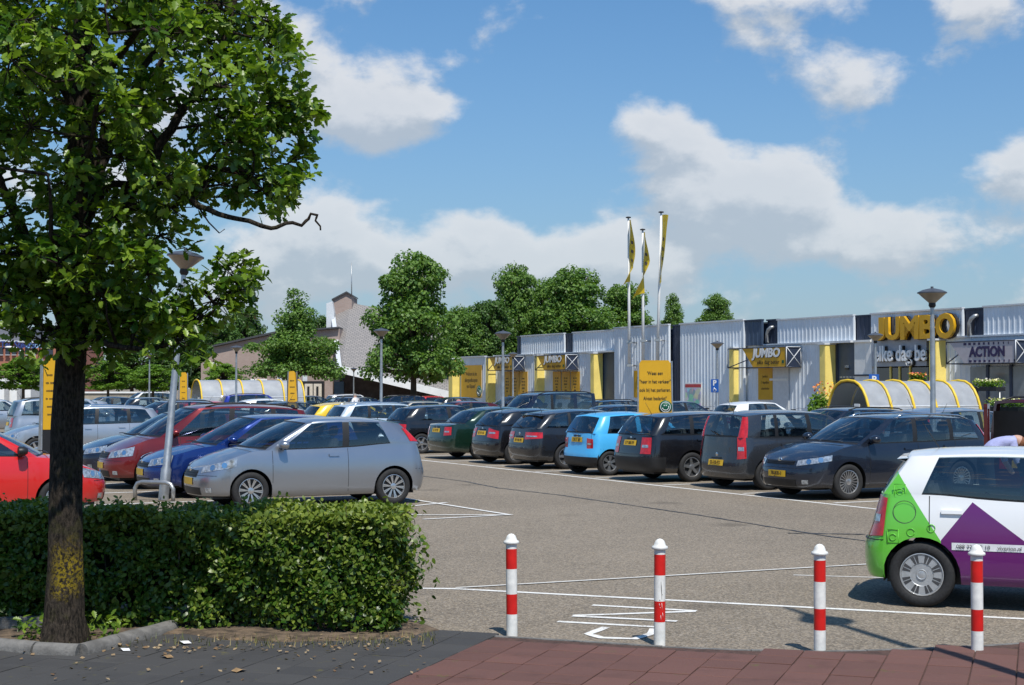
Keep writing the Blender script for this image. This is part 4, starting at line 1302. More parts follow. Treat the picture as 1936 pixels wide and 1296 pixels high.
    def make(s):
        L = s.L
        s.columns()
        # ---- lower shell
        xs = [s.cf * (1 - math.cos(q)) for q in np.linspace(0, math.pi / 2, 13)] + [L - s.cr * (1 - math.sin(q)) for q in np.linspace(0, math.pi / 2, 11)] + list(np.arange(s.cf + .12, L - s.cr, .16))
        xs = [x for x in xs if all(abs(x - w) > s.Ra + .012 for w in s.xw)]
        for w in s.xw:
            xs += [w + s.Ra * math.cos(q) for q in np.linspace(math.pi, 0, 15)] + [w - s.Ra - .003, w + s.Ra + .003]
            extra = [x for x in (s.cf * (1 - math.cos(q)) for q in np.linspace(0, math.pi / 2, 13)) if 0]
        xs = sorted(set(round(x, 5) for x in xs if 0 <= x <= L))
        tau = [0, .05, .14, .26, .40, .55, .70, .83, .92, .97, 1.0]
        rowsL = []
        for x in xs:
            zb_ = s.zbot(x); zt_ = s.ztf(x); y = s.yplan(x)
            row = []
            for q in tau:
                z = zb_ + (zt_ - zb_) * q
                p = s.body(x, y, z)
                if q == 0 and all(abs(x - w) > s.Ra for w in s.xw): p.y *= .97
                row.append(p)
            rowsL.append(row)
        mb = MB()
        for sgn in (1, -1):
            mb.grid([[Vector((p.x, p.y * sgn, p.z)) for p in r] for r in rowsL], 0, True, flip=(sgn > 0))
        if s.dark_bumper:
            for i, f in enumerate(mb.f):
                if max(mb.v[k][2] for k in f) < s.dark_bumper and (min(mb.v[k][0] for k in f) > L - .5 or max(mb.v[k][0] for k in f) < .45): mb.m[i] = 1
        # wheel housings
        for w in s.xw:
            for sgn in (1, -1):
                arc = [(w + s.Ra * math.cos(q), s.zc + s.Ra * math.sin(q)) for q in np.linspace(math.pi, 0, 13)]
                arc = [(w - s.Ra, s.sill)] + arc + [(w + s.Ra, s.sill)]
                mb.grid([[(x, sgn * (s.yplan(x) * s.wpf(z) - .004), z) for x, z in arc], [(x, sgn * s.W * .22, z) for x, z in arc]], 1, True, flip=(sgn < 0))
        # bonnet and tail deck
        xc = s.cols[0][0]; xe = s.cols[-1][0]
        for rng_ in ([x for x in xs if x <= xc + .17], [x for x in xs if x >= xe - .22]):
            rows = []
            for x in rng_:
                y = s.topy(x); top = s.body(x, s.yplan(x), s.ztf(x))
                rows.append([(top.x, top.y * q, s.ztf(x) + (s.hoodz(x, y * q) - s.ztf(x))) for q in (1, .93, .8, .6, .3, 0, -.3, -.6, -.8, -.93, -1)])
            mb.grid(rows, 0, True)
        # cabin frame: pillars and rails, roof
        n_ = len(s.C); tr = [0, .07, .5, .93, 1.0]
        for sgn in (1, -1):
            for i in range(n_ - 1):
                ty = s.T[i]
                for j in range(4):
                    if ty != 'p' and ty != 'b' and 0 < j < 3: continue
                    q = [s.gh(i, tr[j]), s.gh(i + 1, tr[j]), s.gh(i + 1, tr[j + 1]), s.gh(i, tr[j + 1])]
                    mi = 0
                    if ty == 'b' and 0 < j < 3 or (j == 0 and ty != 'p'): mi = 1
                    if ty == 'ws' and j == 3: mi = 1
                    q = [Vector((p.x, p.y * sgn, p.z)) for p in q]
                    mb.add(q if sgn > 0 else q[::-1], [(3, 2, 1, 0)], mi, True)
        rows = []
        for i in range(n_):
            t = s.C[i][1]
            rows.append([(t.x, t.y * q, s.roofz(t.x, t.y * q) if t.y > .02 else t.z) for q in (1, .9, .7, .4, 0, -.4, -.7, -.9, -1)])
        mb.grid(rows, 0, True)
        if s.spoiler:
            x1 = s.rear[1]; w = s.rwid(x1) * .93; z = s.roofz(x1, 0)
            mb.add([(x1 - .12, -w, z - s.roof_crown * .9), (x1 - .12, w, z - s.roof_crown * .9), (x1 + .08, w * .93, z - .06), (x1 + .08, -w * .93, z - .06), (x1 - .02, -w, z - .09), (x1 - .02, w, z - .09), (x1 - .12, 0, z + .006), (x1 + .09, 0, z - .035)], [(0, 3, 7, 6), (6, 7, 2, 1), (3, 4, 5, 2, 7)], 0)
        bm = bmesh.new(); me = mb.mesh('body', [M_BLACK, M_BLACK])
        bm.from_mesh(me); bmesh.ops.remove_doubles(bm, verts=bm.verts, dist=.0006); bm.to_mesh(me); bm.free()
        me.set_sharp_from_angle(angle=R(42))
        s.parts.append(('body', me, None))
        # ---- underside, cabin floor, seats, dashboard
        ub = MB().box(.25, L - .25, -s.W * .36, s.W * .36, s.sill - .02, s.sill + .25)
        ub.box(.20, .3, -s.W * .24, s.W * .24, s.sill + .05, s.sill + .2); ub.box(L - .3, L - .18, -s.W * .28, s.W * .28, s.sill + .05, s.sill + .25)
        s.parts.append(('underbody', ub.mesh('underbody', M_BLACK), None))
        it = MB()
        rows = []
        for x in np.linspace(xc - .2, xe, 10):
            w = s.topy(x) * .94; rows.append([(x, w, s.ztf(x) - .05), (x, 0, s.ztf(x) - .10), (x, -w, s.ztf(x) - .05)])
        it.grid(rows, 0, True)
        it.box(s.ws[0] + .2, s.ws[0] + .62, -s.W * .38, s.W * .38, s.ztf(s.ws[0] + .5) - .12, s.ztf(s.ws[0] + .5) + .03, bev=.02)
        s.parts.append(('cabin_lining', it.mesh('cabin_lining', M_INT, 40), None))
        zb_ = s.ztf(2.2); xs1 = s.cols[0][1] + .42; xs2 = min(xs1 + .98, xe - .5)
        for xq, ys in ((xs1, (-.36, .36)), (xs2, (-.38, .38))):
            for yq in ys:
                st = MB(); Mt = Matrix.Translation((xq, yq, zb_ - .25)) @ Matrix.Rotation(R(14), 4, 'Y')
                st.box(-.06, .06, -.24, .24, 0, .42, M=Mt, bev=.03); st.box(-.045, .045, -.13, .13, .45, .63, M=Mt, bev=.03)
                st.path([Mt @ Vector((0, -.06, .4)), Mt @ Vector((0, -.06, .48))], .008, 5); st.path([Mt @ Vector((0, .06, .4)), Mt @ Vector((0, .06, .48))], .008, 5)
                s.parts.append(('seat', st.mesh('seat', M_SEAT), None))
        sw = MB(); Ms = Matrix.Translation((xs1 - .52, .36, zb_ + .0)) @ Matrix.Rotation(R(-62), 4, 'Y')
        sw.path([Ms @ Vector((.18 * math.cos(a), .18 * math.sin(a), 0)) for a in np.linspace(0, 2 * math.pi, 17)], .015, 6, caps=False)
        s.parts.append(('steering_wheel', sw.mesh('steering_wheel', M_BLACK), None))
        # ---- panes
        def pane(idx, sgn, name):
            rows = []
            for i in idx: rows.append([Vector((p.x, p.y * sgn, p.z)) for p in (s.gh(i, t, .001) for t in (.05, .25, .5, .75, .95))])
            return MB().grid(rows, 0, True, flip=(sgn > 0)).mesh(name, M_GLASS)
        wsi = [i for i in range(n_) if s.T[i] == 'ws'] + [4]
        rows = [[Vector((p.x, p.y * sg, p.z)) for p in (s.gh(i, t, .001) for t in (.05, .25, .5, .75, .95))] for sg, ids in ((-1, wsi[::-1]), (1, wsi[1:])) for i in ids]
        s.parts.append(('windscreen', MB().grid(rows, 0, True).mesh('windscreen', M_GLASS), None))
        rwi = [i for i in range(n_) if s.T[i] == 'rw']
        rows = [[Vector((p.x, p.y * sg, p.z)) for p in (s.gh(i, t, .001) for t in (.07, .3, .5, .7, .93))] for sg, ids in ((1, rwi), (-1, rwi[::-1][1:])) for i in ids]
        s.parts.append(('rear_window', MB().grid(rows, 0, True).mesh('rear_window', M_GLASS), None))
        for g in sorted(set(t for t in s.T if t[0] == 'g')):
            idx = [i for i in range(n_) if s.T[i] == g]; idx.append(idx[-1] + 1)
            for sgn in (1, -1): s.parts.append(('side_window', pane(idx, sgn, 'side_window'), None))
            # thin sill trim is part of the frame
        # ---- lamps, grille, plates
        if s.head:
            l0, l1, zl, zh = s.head
            for mir in (False, True):
                hq = s.patch(l0, l1, zl, zh, mirror=mir)
                for f, rr in ((.34, .052), (.66, .046)):
                    l = l0 + (l1 - l0) * f; zm = (zl[0] + (zl[1] - zl[0]) * f + zh[0] + (zh[1] - zh[0]) * f) / 2
                    p0, p1 = s.surf(l, zm, .004), s.surf(l, zm, .05); nn = p1 - p0; sg = -1 if mir else 1
                    nn = Vector((nn.x, nn.y * sg, nn.z)).normalized(); pp = Vector((p0.x, p0.y * sg, p0.z))
                    rr = min(rr, (zh[0] - zl[0]) * .48)
                    hq.lathe([(rr, .0), (rr, .006), (rr * .8, .007), (rr * .3, .004), (.0005, .006)], 14, mi=1, M=Matrix.Translation(pp) @ nn.to_track_quat('Z', 'Y').to_matrix().to_4x4())
                s.parts.append(('headlight', hq.mesh('headlight', [M_LAMPGLASS, M_CHROME], 60), None))
        if s.tail:
            l0, l1, zl, zh = s.tail
            zm = zl[0] + (zh[0] - zl[0]) * .38; zn = zl[0] + (zh[0] - zl[0]) * .55
            for mir in (False, True):
                tq = s.patch(s.larc - l1, s.larc - l0, zl[::-1], zh[::-1], mirror=mir)
                s.patch(s.larc - l1 + (l1 - l0) * .25, s.larc - l0 - (l1 - l0) * .12, (zm, zm), (zn, zn), n=4, m_=1, off=.010, mb=tq, mi=1, mirror=mir)
                s.parts.append(('tail_light', tq.mesh('tail_light', [M_TAIL, M_LAMPGLASS], 60), None))
        if s.pillar_tail:
            t0, t1, w0 = s.pillar_tail
            ie = [i for i in range(n_) if s.T[i] == 'rw'][0]
            for sgn in (1, -1):
                rows = []
                for t in np.linspace(t0, t1, 5):
                    a = s.gh(ie, t, .012); b = s.gh(ie - 1, t, .014); c = s.gh(ie - 2, t, .008)
                    b2 = b.lerp(c, w0 * (1 - .5 * (t - t0) / (t1 - t0)))
                    rows.append([Vector((p.x, p.y * sgn, p.z)) for p in (a + Vector((-.01, -.03, 0)), a, b, b2, b2 - Vector((0, .03, 0)))])
                s.parts.append(('tail_light', MB().grid(rows, 0, True, flip=(sgn < 0)).mesh('tail_light', M_TAIL, 60), None))
        if s.grille:
            gw, z0, z1 = s.grille
            gmb = s.patch(-gw, gw, (z0, z0), (z1, z1), n=10, off=.004)
            for k in range(1, 3): s.patch(-gw * .97, gw * .97, (z0 + (z1 - z0) * k / 3 - .006,) * 2, (z0 + (z1 - z0) * k / 3 + .006,) * 2, n=10, m_=1, off=.012, mb=gmb)
            s.parts.append(('grille', gmb.mesh('grille', M_BLACK, 60), None))
            s.parts.append(('badge', MB().lathe([(.0005, .02), (.045, .015), (.05, 0)], 16, M=Matrix.Translation(s.surf(0, z1 + .005, .004)) @ Matrix.Rotation(R(-90), 4, 'Y')).mesh('badge', M_CHROME, 50), None))
        if s.lower_grille:
            s.parts.append(('air_intake', s.patch(-.48, .48, (.245, .245), (.365, .365), n=10, off=.004).mesh('air_intake', M_BLACK, 60), None))
        if s.fog:
            for mir in (False, True): s.parts.append(('fog_lamp', s.patch(.60, .72, (.29, .29), (.36, .36), n=3, mirror=mir).mesh('fog_lamp', M_LAMPGLASS, 60), None))
        for l, z, nm in ((0, s.plate_f, 'number_plate'), (s.larc, s.plate_r, 'number_plate')):
            p = s.surf(l, z, .0); dx = -1 if l == 0 else 1
            q = s.patch(l - .25, l + .25, (z - .055,) * 2, (z + .055,) * 2, n=8, m_=1, off=.010)
            s.parts.append((nm, q.mesh('number_plate', M_PLATE, 50), ('f' if l == 0 else 'r', p.x + dx * .016, z)))
        # ---- seams, handles, strips, mirrors, rails
        sb_ = MB()
        for x, top in s.seams:
            l = next(a for a, q in zip(s.arc, s.pl) if q[0] >= x)
            zt_ = s.ztf(x) - .01
            for mir in (False, True): s.patch(l - .004, l + .004, (max(s.zbot(x), s.sill) + .06,) * 2, (zt_,) * 2, n=1, m_=6, off=.0012, mb=sb_, mirror=mir)
        if s.seams: s.parts.append(('door_seam', sb_.mesh('door_seam', M_BLACK, 60), None))
        # tailgate shut lines
        tb = MB()
        lg = s.larc - .60
        zc_ = s.ztf(L - .1) - .015
        for mir in (False, True):
            s.patch(lg - .004, lg + .004, (.56, .56), (zc_, zc_), n=1, m_=6, off=.0012, mb=tb, mirror=mir)
        s.patch(s.larc - .16, s.larc + .16, (s.plate_r + .075,) * 2, (s.plate_r + .10,) * 2, n=6, m_=1, off=.018, mb=tb)
        s.parts.append(('tailgate_seam', tb.mesh('tailgate_seam', M_BLACK, 60), None))
        s.parts.append(('rear_badge', MB().lathe([(.0005, .012), (.035, .008), (.04, 0)], 14, M=Matrix.Translation(s.surf(s.larc, min(zc_ - .05, s.plate_r + .16), .003)) @ Matrix.Rotation(R(90), 4, 'Y')).mesh('rear_badge', M_CHROME, 50), None))
        # bumper joints
        jb = MB()
        for mir in (False, True):
            s.patch(s.larc - .95, s.larc - .01, (.60, .58), (.606, .586), n=10, m_=1, off=.0012, mb=jb, mirror=mir)
            s.patch(.01, .80, (.565, .555), (.571, .561), n=10, m_=1, off=.0012, mb=jb, mirror=mir)
        s.parts.append(('bumper_joint', jb.mesh('bumper_joint', M_BLACK, 60), None))
        for x, z in s.handles:
            l = next(a for a, q in zip(s.arc, s.pl) if q[0] >= x)
            for mir in (False, True): s.parts.append(('door_handle', s.patch(l - .09, l + .09, (z - .016,) * 2, (z + .016,) * 2, n=4, m_=2, off=.022, mirror=mir).mesh('door_handle', M_BLACK, 60), 'paint'))
        if s.strip:
            z0, z1 = s.strip
            la, lb = [next(a for a, q in zip(s.arc, s.pl) if q[0] >= x) for x in (s.xw[0] + s.Ra + .03, s.xw[1] - s.Ra - .03)]
            for mir in (False, True): s.parts.append(('rub_strip', s.patch(la, lb, (z0,) * 2, (z1,) * 2, n=12, m_=1, off=.012, mirror=mir).mesh('rub_strip', M_DARKGREY, 60), None))
        if s.mirror:
            xm = s.cols[0][0] + .22
            for sgn in (1, -1):
                c = Vector((xm, sgn * (s.topy(xm) + .11), s.ztf(xm) + .09)); mm = MB()
                prof = [(.0005, -.085), (.055, -.075), (.082, -.03), (.088, .02), (.08, .055), (.0005, .058)]
                mm.lathe(prof, 14, M=Matrix.Translation(c) @ Matrix.Diagonal((1, 1.25, .82, 1)) @ Matrix.Rotation(R(90), 4, 'Y'))
                mm.path([c + Vector((0, -sgn * .05, -.05)), c + Vector((.02, -sgn * .14, -.10))], .022, 6)
                s.parts.append(('door_mirror', mm.mesh('door_mirror', M_BLACK, 50), 'paint'))
        if s.rails:
            for sgn in (1, -1):
                x0, x1 = s.cols[0][1] + .15, s.cols[-1][1] - .12
                pts_ = [(x, sgn * (s.rwid(x) - .07), s.roofz(x, s.rwid(x) - .07) + (.045 if 0 < k < 8 else .0)) for k, x in enumerate(np.linspace(x0, x1, 9))]
                s.parts.append(('roof_rail', MB().path(pts_, .016, 8).mesh('roof_rail', M_STEEL), 'rail'))
        # wipers and aerial
        wz = MB()
        for y0, y1 in ((.05, .62), (-.55, .0)):
            a, b = s.gh(0, .06), s.gh(3, .05)
            wz.path([(s.ws[0] - .02 + .10 * abs(y) ** 2, y, s.hoodz(s.ws[0] + .1 * y * y, y) + .035) for y in np.linspace(y0, y1, 5)], .009, 5)
        s.parts.append(('wiper', wz.mesh('wiper', M_BLACK), None))
        rz = s.rear[0]; pa = s.gh(n_ - 1, .08, .01); pb = s.gh(n_ - 2, .2, .015)
        s.parts.append(('rear_wiper', MB().path([pa + Vector((.01, 0, 0)), pb + Vector((.02, .05, .02))], .010, 5).mesh('rear_wiper', M_BLACK), None))
        xa = s.rear[1] - .25
        s.parts.append(('aerial', MB().path([(xa, 0, s.roofz(xa, 0) - .01), (xa + .16, 0, s.roofz(xa, 0) + .24)], [.006, .003], 5).mesh('aerial', M_BLACK), None))
        # every mesh: nose forward along +x, middle of the wheelbase at the origin
        xo = s.fo + s.wb / 2
        done = set()
        for nm, me, ex in s.parts:
            if me.name in done: continue
            done.add(me.name)
            me.transform(Matrix.Translation((xo, 0, 0)) @ Matrix.Diagonal((-1, 1, 1, 1)))
            me.flip_normals()
        s.xo = xo


def place(model, pos, rotz, pnt, label, name='car', group='cars parked in the rows', rim=None, plate=(None, None), skip=(), rail=None, mirror_black=False, wheel_turn=0.0, handle_paint=True, tint=None):
    t = thing(name, label, 'car', pos, rotz, group)
    for nm, me, ex in model.parts:
        if nm in skip: continue
        o = put(nm, me, t)
        if nm == 'body':
            o.material_slots[0].link = 'OBJECT'; o.material_slots[0].material = pnt
        elif ex == 'paint' and not (nm == 'door_mirror' and mirror_black) and handle_paint:
            o.material_slots[0].link = 'OBJECT'; o.material_slots[0].material = pnt
        elif ex == 'rail' and rail:
            o.material_slots[0].link = 'OBJECT'; o.material_slots[0].material = rail
        elif nm == 'number_plate' and ex:
            which, px_, z = ex; tx = plate[0 if which == 'f' else 1]
            if tx:
                if tx.startswith('~'):          # worn characters nobody can read from here
                    sb2 = MB(); xx = -.17
                    for w_ in tx[1:].split():
                        for k in range(int(w_)):
                            sb2.box(xx, xx + .012, -.03, .03, 0, .002); sb2.box(xx + .014, xx + .034, random.choice((-.03, .0, .018)), .03, 0, .002); xx += .05
                        xx += .025
                    me2 = sb2.mesh('plate_lettering', M_INK)
                else: me2 = text_mesh(tx, .085, .001, 0, .002); me2.materials.clear(); me2.materials.append(M_INK)
                q = put('plate_lettering', me2, o, (model.xo - px_, 0, z)); q.rotation_euler = (R(90), 0, R(90) if which == 'f' else R(-90)); q.scale = (1.0, 1.1, 1)
        elif tint and nm in ('side_window', 'rear_window', 'windscreen') and nm in tint[1]:
            o.material_slots[0].link = 'OBJECT'; o.material_slots[0].material = tint[0]
    kind = rim or model.rim
    tw = model.tyre_w or .19
    for x in model.xw:
        for sgn in (1, -1):
            w = put('wheel', None, t, (model.xo - x, sgn * (model.yplan(x) * .985 - tw * .52), model.rw))
            w.empty_display_size = .1
            w.rotation_euler = (0, random.uniform(0, 6.28), (math.pi if sgn > 0 else 0) + (wheel_turn if x == model.xw[0] else 0))
            for nm, me in (('tyre', TYRE), ('rim', RIMS[kind])):
                q = put(nm, me, w); q.scale = (model.rw, tw / .6, model.rw)
    return t


def hatch(L=4.15, W=1.74, H=1.47, wb=2.57, fo=.86, **k):
    s = L / 4.15
    zr = [(1.75 * s, H - .13), (2.1 * s, H - .065), (2.6 * s, H - .05), (3.2 * s, H - .07), (3.75 * s, H - .16)]
    d = dict(L=L, W=W, wb=wb, fo=fo, rw=.305, zt=[(0, .64), (.18, .72), (.55 * s, .83), (1.1 * s, .93), (1.6 * s, .955), (2.6 * s, .975), (3.5 * s, 1.0), (L, .97)], zr=zr,
             xn=[(.15, .10), (.30, .02), (.48, 0), (.62, .05), (.75, .12), (.9, .2)], xt=[(.15, .12), (.32, .03), (.50, 0), (.64, .03), (.80, .07), (1.0, .13)],
             cols=[(1.22 * s, 1.98 * s, 'p'), (1.42 * s, 2.08 * s, 'g'), (2.40 * s, 2.46 * s, 'b'), (2.52 * s, 2.58 * s, 'g'), (3.34 * s, 3.22 * s, 'p'), (L - .20, L - .52)],
             ws=(.98 * s, 1.88 * s), rear=(L - .13, L - .42), head=(.42, .98, (.56, .62), (.66, .77)), tail=(.42, .86, (.66, .68), (.90, .88)), grille=(.40, .55, .64),
             handles=((2.22 * s, .84), (3.12 * s, .87)), seams=((1.32 * s, 0), (2.46 * s, 0), (3.30 * s, 0)))
    d.update(k)
    return CarModel(**d)
def wagon(L=4.55, W=1.78, H=1.49, wb=2.65, fo=.90, **k):
    zr = [(1.75, H - .14), (2.15, H - .07), (2.8, H - .05), (3.6, H - .075), (4.25, H - .15)]
    d = dict(L=L, W=W, wb=wb, fo=fo, rw=.315, zt=[(0, .64), (.18, .72), (.55, .83), (1.15, .93), (1.7, .955), (2.8, .975), (3.9, 1.0), (L, .98)], zr=zr,
             xn=[(.15, .10), (.30, .02), (.48, 0), (.62, .05), (.75, .12), (.9, .2)], xt=[(.15, .12), (.32, .03), (.50, 0), (.64, .03), (.80, .06), (1.0, .11)],
             cols=[(1.26, 2.02, 'p'), (1.46, 2.12, 'g'), (2.45, 2.50, 'b'), (2.56, 2.60, 'g'), (3.36, 3.34, 'b'), (3.46, 3.44, 'g'), (4.12, 3.86, 'p'), (L - .16, L - .44)],
             ws=(1.02, 1.92), rear=(L - .10, L - .35), head=(.42, 1.0, (.57, .63), (.67, .77)), tail=(.40, .80, (.64, .68), (.92, .92)), grille=(.42, .55, .65),
             handles=((2.25, .85), (3.2, .88)), seams=((1.36, 0), (2.50, 0), (3.40, 0)), rails=True)
    d.update(k)
    return CarModel(**d)


MODELS = dict(
    punto=hatch(L=4.03, W=1.69, H=1.49, wb=2.51, fo=.83, rw=.31, rim='multi', tail=None, pillar_tail=(.12, .78, .55), head=(.46, 1.10, (.60, .70), (.70, .84)), grille=(.36, .53, .64),
                zt=[(0, .64), (.18, .74), (.55, .87), (1.02, .96), (1.5, .965), (2.5, .985), (3.4, 1.04), (4.03, 1.02)],
                cols=[(1.14, 1.86, 'p'), (1.32, 1.95, 'g'), (2.42, 2.45, 'b'), (2.54, 2.57, 'g'), (3.30, 3.10, 'p'), (3.85, 3.52)], handles=((2.25, .86),), seams=((1.18, 0), (2.48, 0)), rear=(3.90, 3.60), ws=(.86, 1.76)),
    hatch=hatch(),
    hatch2=hatch(L=3.95, W=1.69, H=1.44, wb=2.48, fo=.82, rim='star', tail=(.36, .80, (.70, .66), (.94, .86))),
    golf=hatch(L=4.25, W=1.76, H=1.49, wb=2.58, fo=.90, rim='five', head=(.40, .92, (.57, .63), (.69, .78))),
    city=hatch(L=3.45, W=1.63, H=1.43, wb=2.35, fo=.62, rw=.28, rim='star', cf=.7, cr=.34, tail=(.44, .66, (.60, .62), (.84, .82)), head=(.40, .86, (.56, .62), (.70, .80)), grille=None, dark_bumper=.5,
               zt=[(0, .66), (.2, .78), (.55, .88), (.9, .93), (1.4, .93), (2.4, .94), (3.45, .95)], zr=[(1.3, 1.27), (1.7, 1.36), (2.2, 1.385), (2.8, 1.36), (3.2, 1.30)],
               cols=[(.98, 1.55, 'p'), (1.14, 1.64, 'g'), (2.12, 2.14, 'p'), (2.24, 2.26, 'g'), (3.02, 2.88, 'p'), (3.32, 3.08)], ws=(.76, 1.45), rear=(3.38, 3.14), handles=((1.95, .84),), seams=((1.08, 0), (2.18, 0)), xt=[(.15, .10), (.32, .0), (.5, 0), (.58, .05), (.80, .06), (1.0, .09)]),
    up=hatch(L=3.60, W=1.64, H=1.49, wb=2.42, fo=.60, rw=.297, rim='cap', cf=.66, cr=.36, er=3.0, sill=.22, tyre_w=.19, tail=(.60, .86, (.62, .64), (1.0, .98)), head=(.40, .86, (.56, .62), (.70, .80)),
             zt=[(0, .66), (.2, .78), (.55, .88), (.95, .95), (1.4, .955), (2.4, .985), (2.95, 1.02), (3.6, 1.02)], zr=[(1.3, 1.30), (1.75, 1.38), (2.3, 1.395), (2.9, 1.375), (3.45, 1.30)], roofw=.80,
             wp=[(.15, .93), (.32, .985), (.55, 1.0), (.72, .995), (.85, .98), (1.0, .945), (1.2, .92)],
             cols=[(1.00, 1.60, 'p'), (1.16, 1.68, 'g'), (1.98, 2.02, 'b'), (2.10, 2.13, 'g'), (3.02, 2.86, 'p'), (3.36, 3.12)], ws=(.78, 1.50), rear=(3.43, 3.18), handles=((1.85, .84), (2.72, .87)), seams=((1.10, 0), (2.06, 0), (2.92, 0)),
             xt=[(.15, .14), (.27, .03), (.42, 0), (.58, .01), (.66, .06), (.80, .10), (1.02, .17)], spoiler=True),
    wagon=wagon(),
    focus=wagon(L=4.47, W=1.84, H=1.50, wb=2.64, fo=.92, rw=.32, rim='turbine', head=(.46, 1.12, (.60, .70), (.70, .80)), tail=None, pillar_tail=(.0, .8, .5), grille=(.40, .62, .69), handles=((2.25, .88), (3.2, .91)),
                zt=[(0, .66), (.18, .75), (.55, .86), (1.15, .97), (1.7, .985), (2.8, 1.0), (3.9, 1.03), (4.47, 1.0)],
                cols=[(1.22, 2.02, 'p'), (1.42, 2.12, 'g'), (2.42, 2.48, 'b'), (2.53, 2.58, 'g'), (3.32, 3.32, 'b'), (3.42, 3.42, 'g'), (4.04, 3.84, 'p'), (4.31, 4.05)], rear=(4.37, 4.12), ws=(.98, 1.92)),
    seat=wagon(L=4.25, W=1.70, H=1.46, wb=2.47, fo=.85, rim='five', tail=(.30, .92, (.72, .76), (.90, .90)), rails=False, spoiler=True, plate_r=.70,
               cols=[(1.20, 1.95, 'p'), (1.38, 2.04, 'g'), (2.32, 2.38, 'b'), (2.43, 2.48, 'g'), (3.16, 3.14, 'b'), (3.24, 3.22, 'g'), (3.84, 3.52, 'p'), (4.07, 3.72)], rear=(4.13, 3.82), zr=[(1.75, 1.31), (2.15, 1.39), (2.8, 1.41), (3.4, 1.37), (3.95, 1.28)]),
    octavia=wagon(L=4.52, W=1.74, H=1.48, wb=2.52, fo=.92, rim='five', tail=(.44, .74, (.60, .60), (.94, .94)), dark_bumper=.58, rails=False, plate_r=.82),
    mpv=wagon(L=4.35, W=1.75, H=1.66, wb=2.70, fo=.84, rw=.315, rim='five', rails=True, roofw=.80, zt=[(0, .68), (.18, .78), (.5, .90), (.95, 1.0), (1.6, 1.02), (2.8, 1.05), (3.9, 1.08), (4.35, 1.05)],
              zr=[(1.5, 1.50), (2.0, 1.59), (2.7, 1.61), (3.5, 1.58), (4.1, 1.50)], cols=[(1.05, 1.80, 'p'), (1.28, 1.92, 'g'), (2.36, 2.42, 'b'), (2.47, 2.53, 'g'), (3.26, 3.28, 'b'), (3.36, 3.38, 'g'), (3.98, 3.84, 'p'), (4.20, 4.00)], ws=(.78, 1.68), rear=(4.26, 4.08),
              tail=(.38, .66, (.68, .70), (1.0, 1.0)), head=(.40, 1.0, (.60, .66), (.72, .84)), grille=(.34, .60, .72)),
    colt=hatch(L=3.94, W=1.70, H=1.55, wb=2.50, fo=.75, rw=.30, rim='five', tail=(.62, .82, (.60, .62), (1.03, 1.02)), pillar_tail=(.0, .95, .6), plate_r=.52, roofw=.80,
               zt=[(0, .68), (.18, .80), (.5, .92), (.9, 1.0), (1.5, 1.0), (2.5, 1.01), (3.94, 1.02)], zr=[(1.4, 1.38), (1.9, 1.47), (2.5, 1.50), (3.2, 1.48), (3.75, 1.42)],
               cols=[(.98, 1.66, 'p'), (1.22, 1.78, 'g'), (2.16, 2.20, 'b'), (2.26, 2.30, 'g'), (2.98, 2.98, 'b'), (3.06, 3.06, 'g'), (3.42, 3.32, 'p'), (3.80, 3.66)], ws=(.74, 1.56), rear=(3.86, 3.74), xt=[(.15, .12), (.32, .02), (.50, 0), (.60, .03), (.80, .05), (1.02, .08)], seams=((1.1, 0), (2.22, 0), (3.02, 0)), handles=((2.0, .86), (2.85, .88))),
    sedan=wagon(L=4.67, W=1.74, H=1.45, wb=2.70, fo=.92, rim='cap', rails=False, zt=[(0, .62), (.18, .70), (.55, .80), (1.2, .91), (1.7, .93), (3.2, .95), (3.9, .98), (4.35, .98), (4.67, .93)], zr=[(1.9, 1.30), (2.3, 1.38), (2.8, 1.40), (3.3, 1.37), (3.75, 1.27)],
                cols=[(1.32, 2.10, 'p'), (1.52, 2.2, 'g'), (2.52, 2.55, 'b'), (2.60, 2.63, 'g'), (3.36, 3.20, 'b'), (3.42, 3.24, 'g'), (3.66, 3.40, 'p'), (4.02, 3.56)], ws=(1.08, 2.0), rear=(4.16, 3.66), tail=(.50, .80, (.66, .68), (.90, .90)), plate_r=.80, dark_bumper=.0, strip=(.50, .56)),
    van=wagon(L=4.05, W=1.70, H=1.83, wb=2.60, fo=.78, rw=.30, rim='cap', rails=True, roofw=.86, roof_crown=.035, cr=.22, er=5, zt=[(0, .72), (.18, .82), (.5, .94), (.95, 1.06), (1.6, 1.08), (4.05, 1.10)], zr=[(1.4, 1.66), (1.9, 1.76), (2.6, 1.79), (3.5, 1.79), (4.0, 1.77)],
              wp=[(.15, .94), (.32, .985), (.55, 1.0), (.72, .998), (.85, .995), (1.0, .985), (1.2, .96)],
              cols=[(1.04, 1.62, 'p'), (1.28, 1.74, 'g'), (2.16, 2.18, 'b'), (2.26, 2.28, 'g'), (3.06, 3.06, 'p'), (3.20, 3.20, 'g'), (3.80, 3.78, 'p'), (3.98, 3.95)], ws=(.82, 1.50), rear=(4.01, 3.99), tail=(.34, .52, (.72, .72), (1.06, 1.06)), xt=[(.15, .08), (.32, .0), (.55, 0), (.62, .02), (1.1, .04)], seams=((1.1, 0), (2.22, 0))),
)
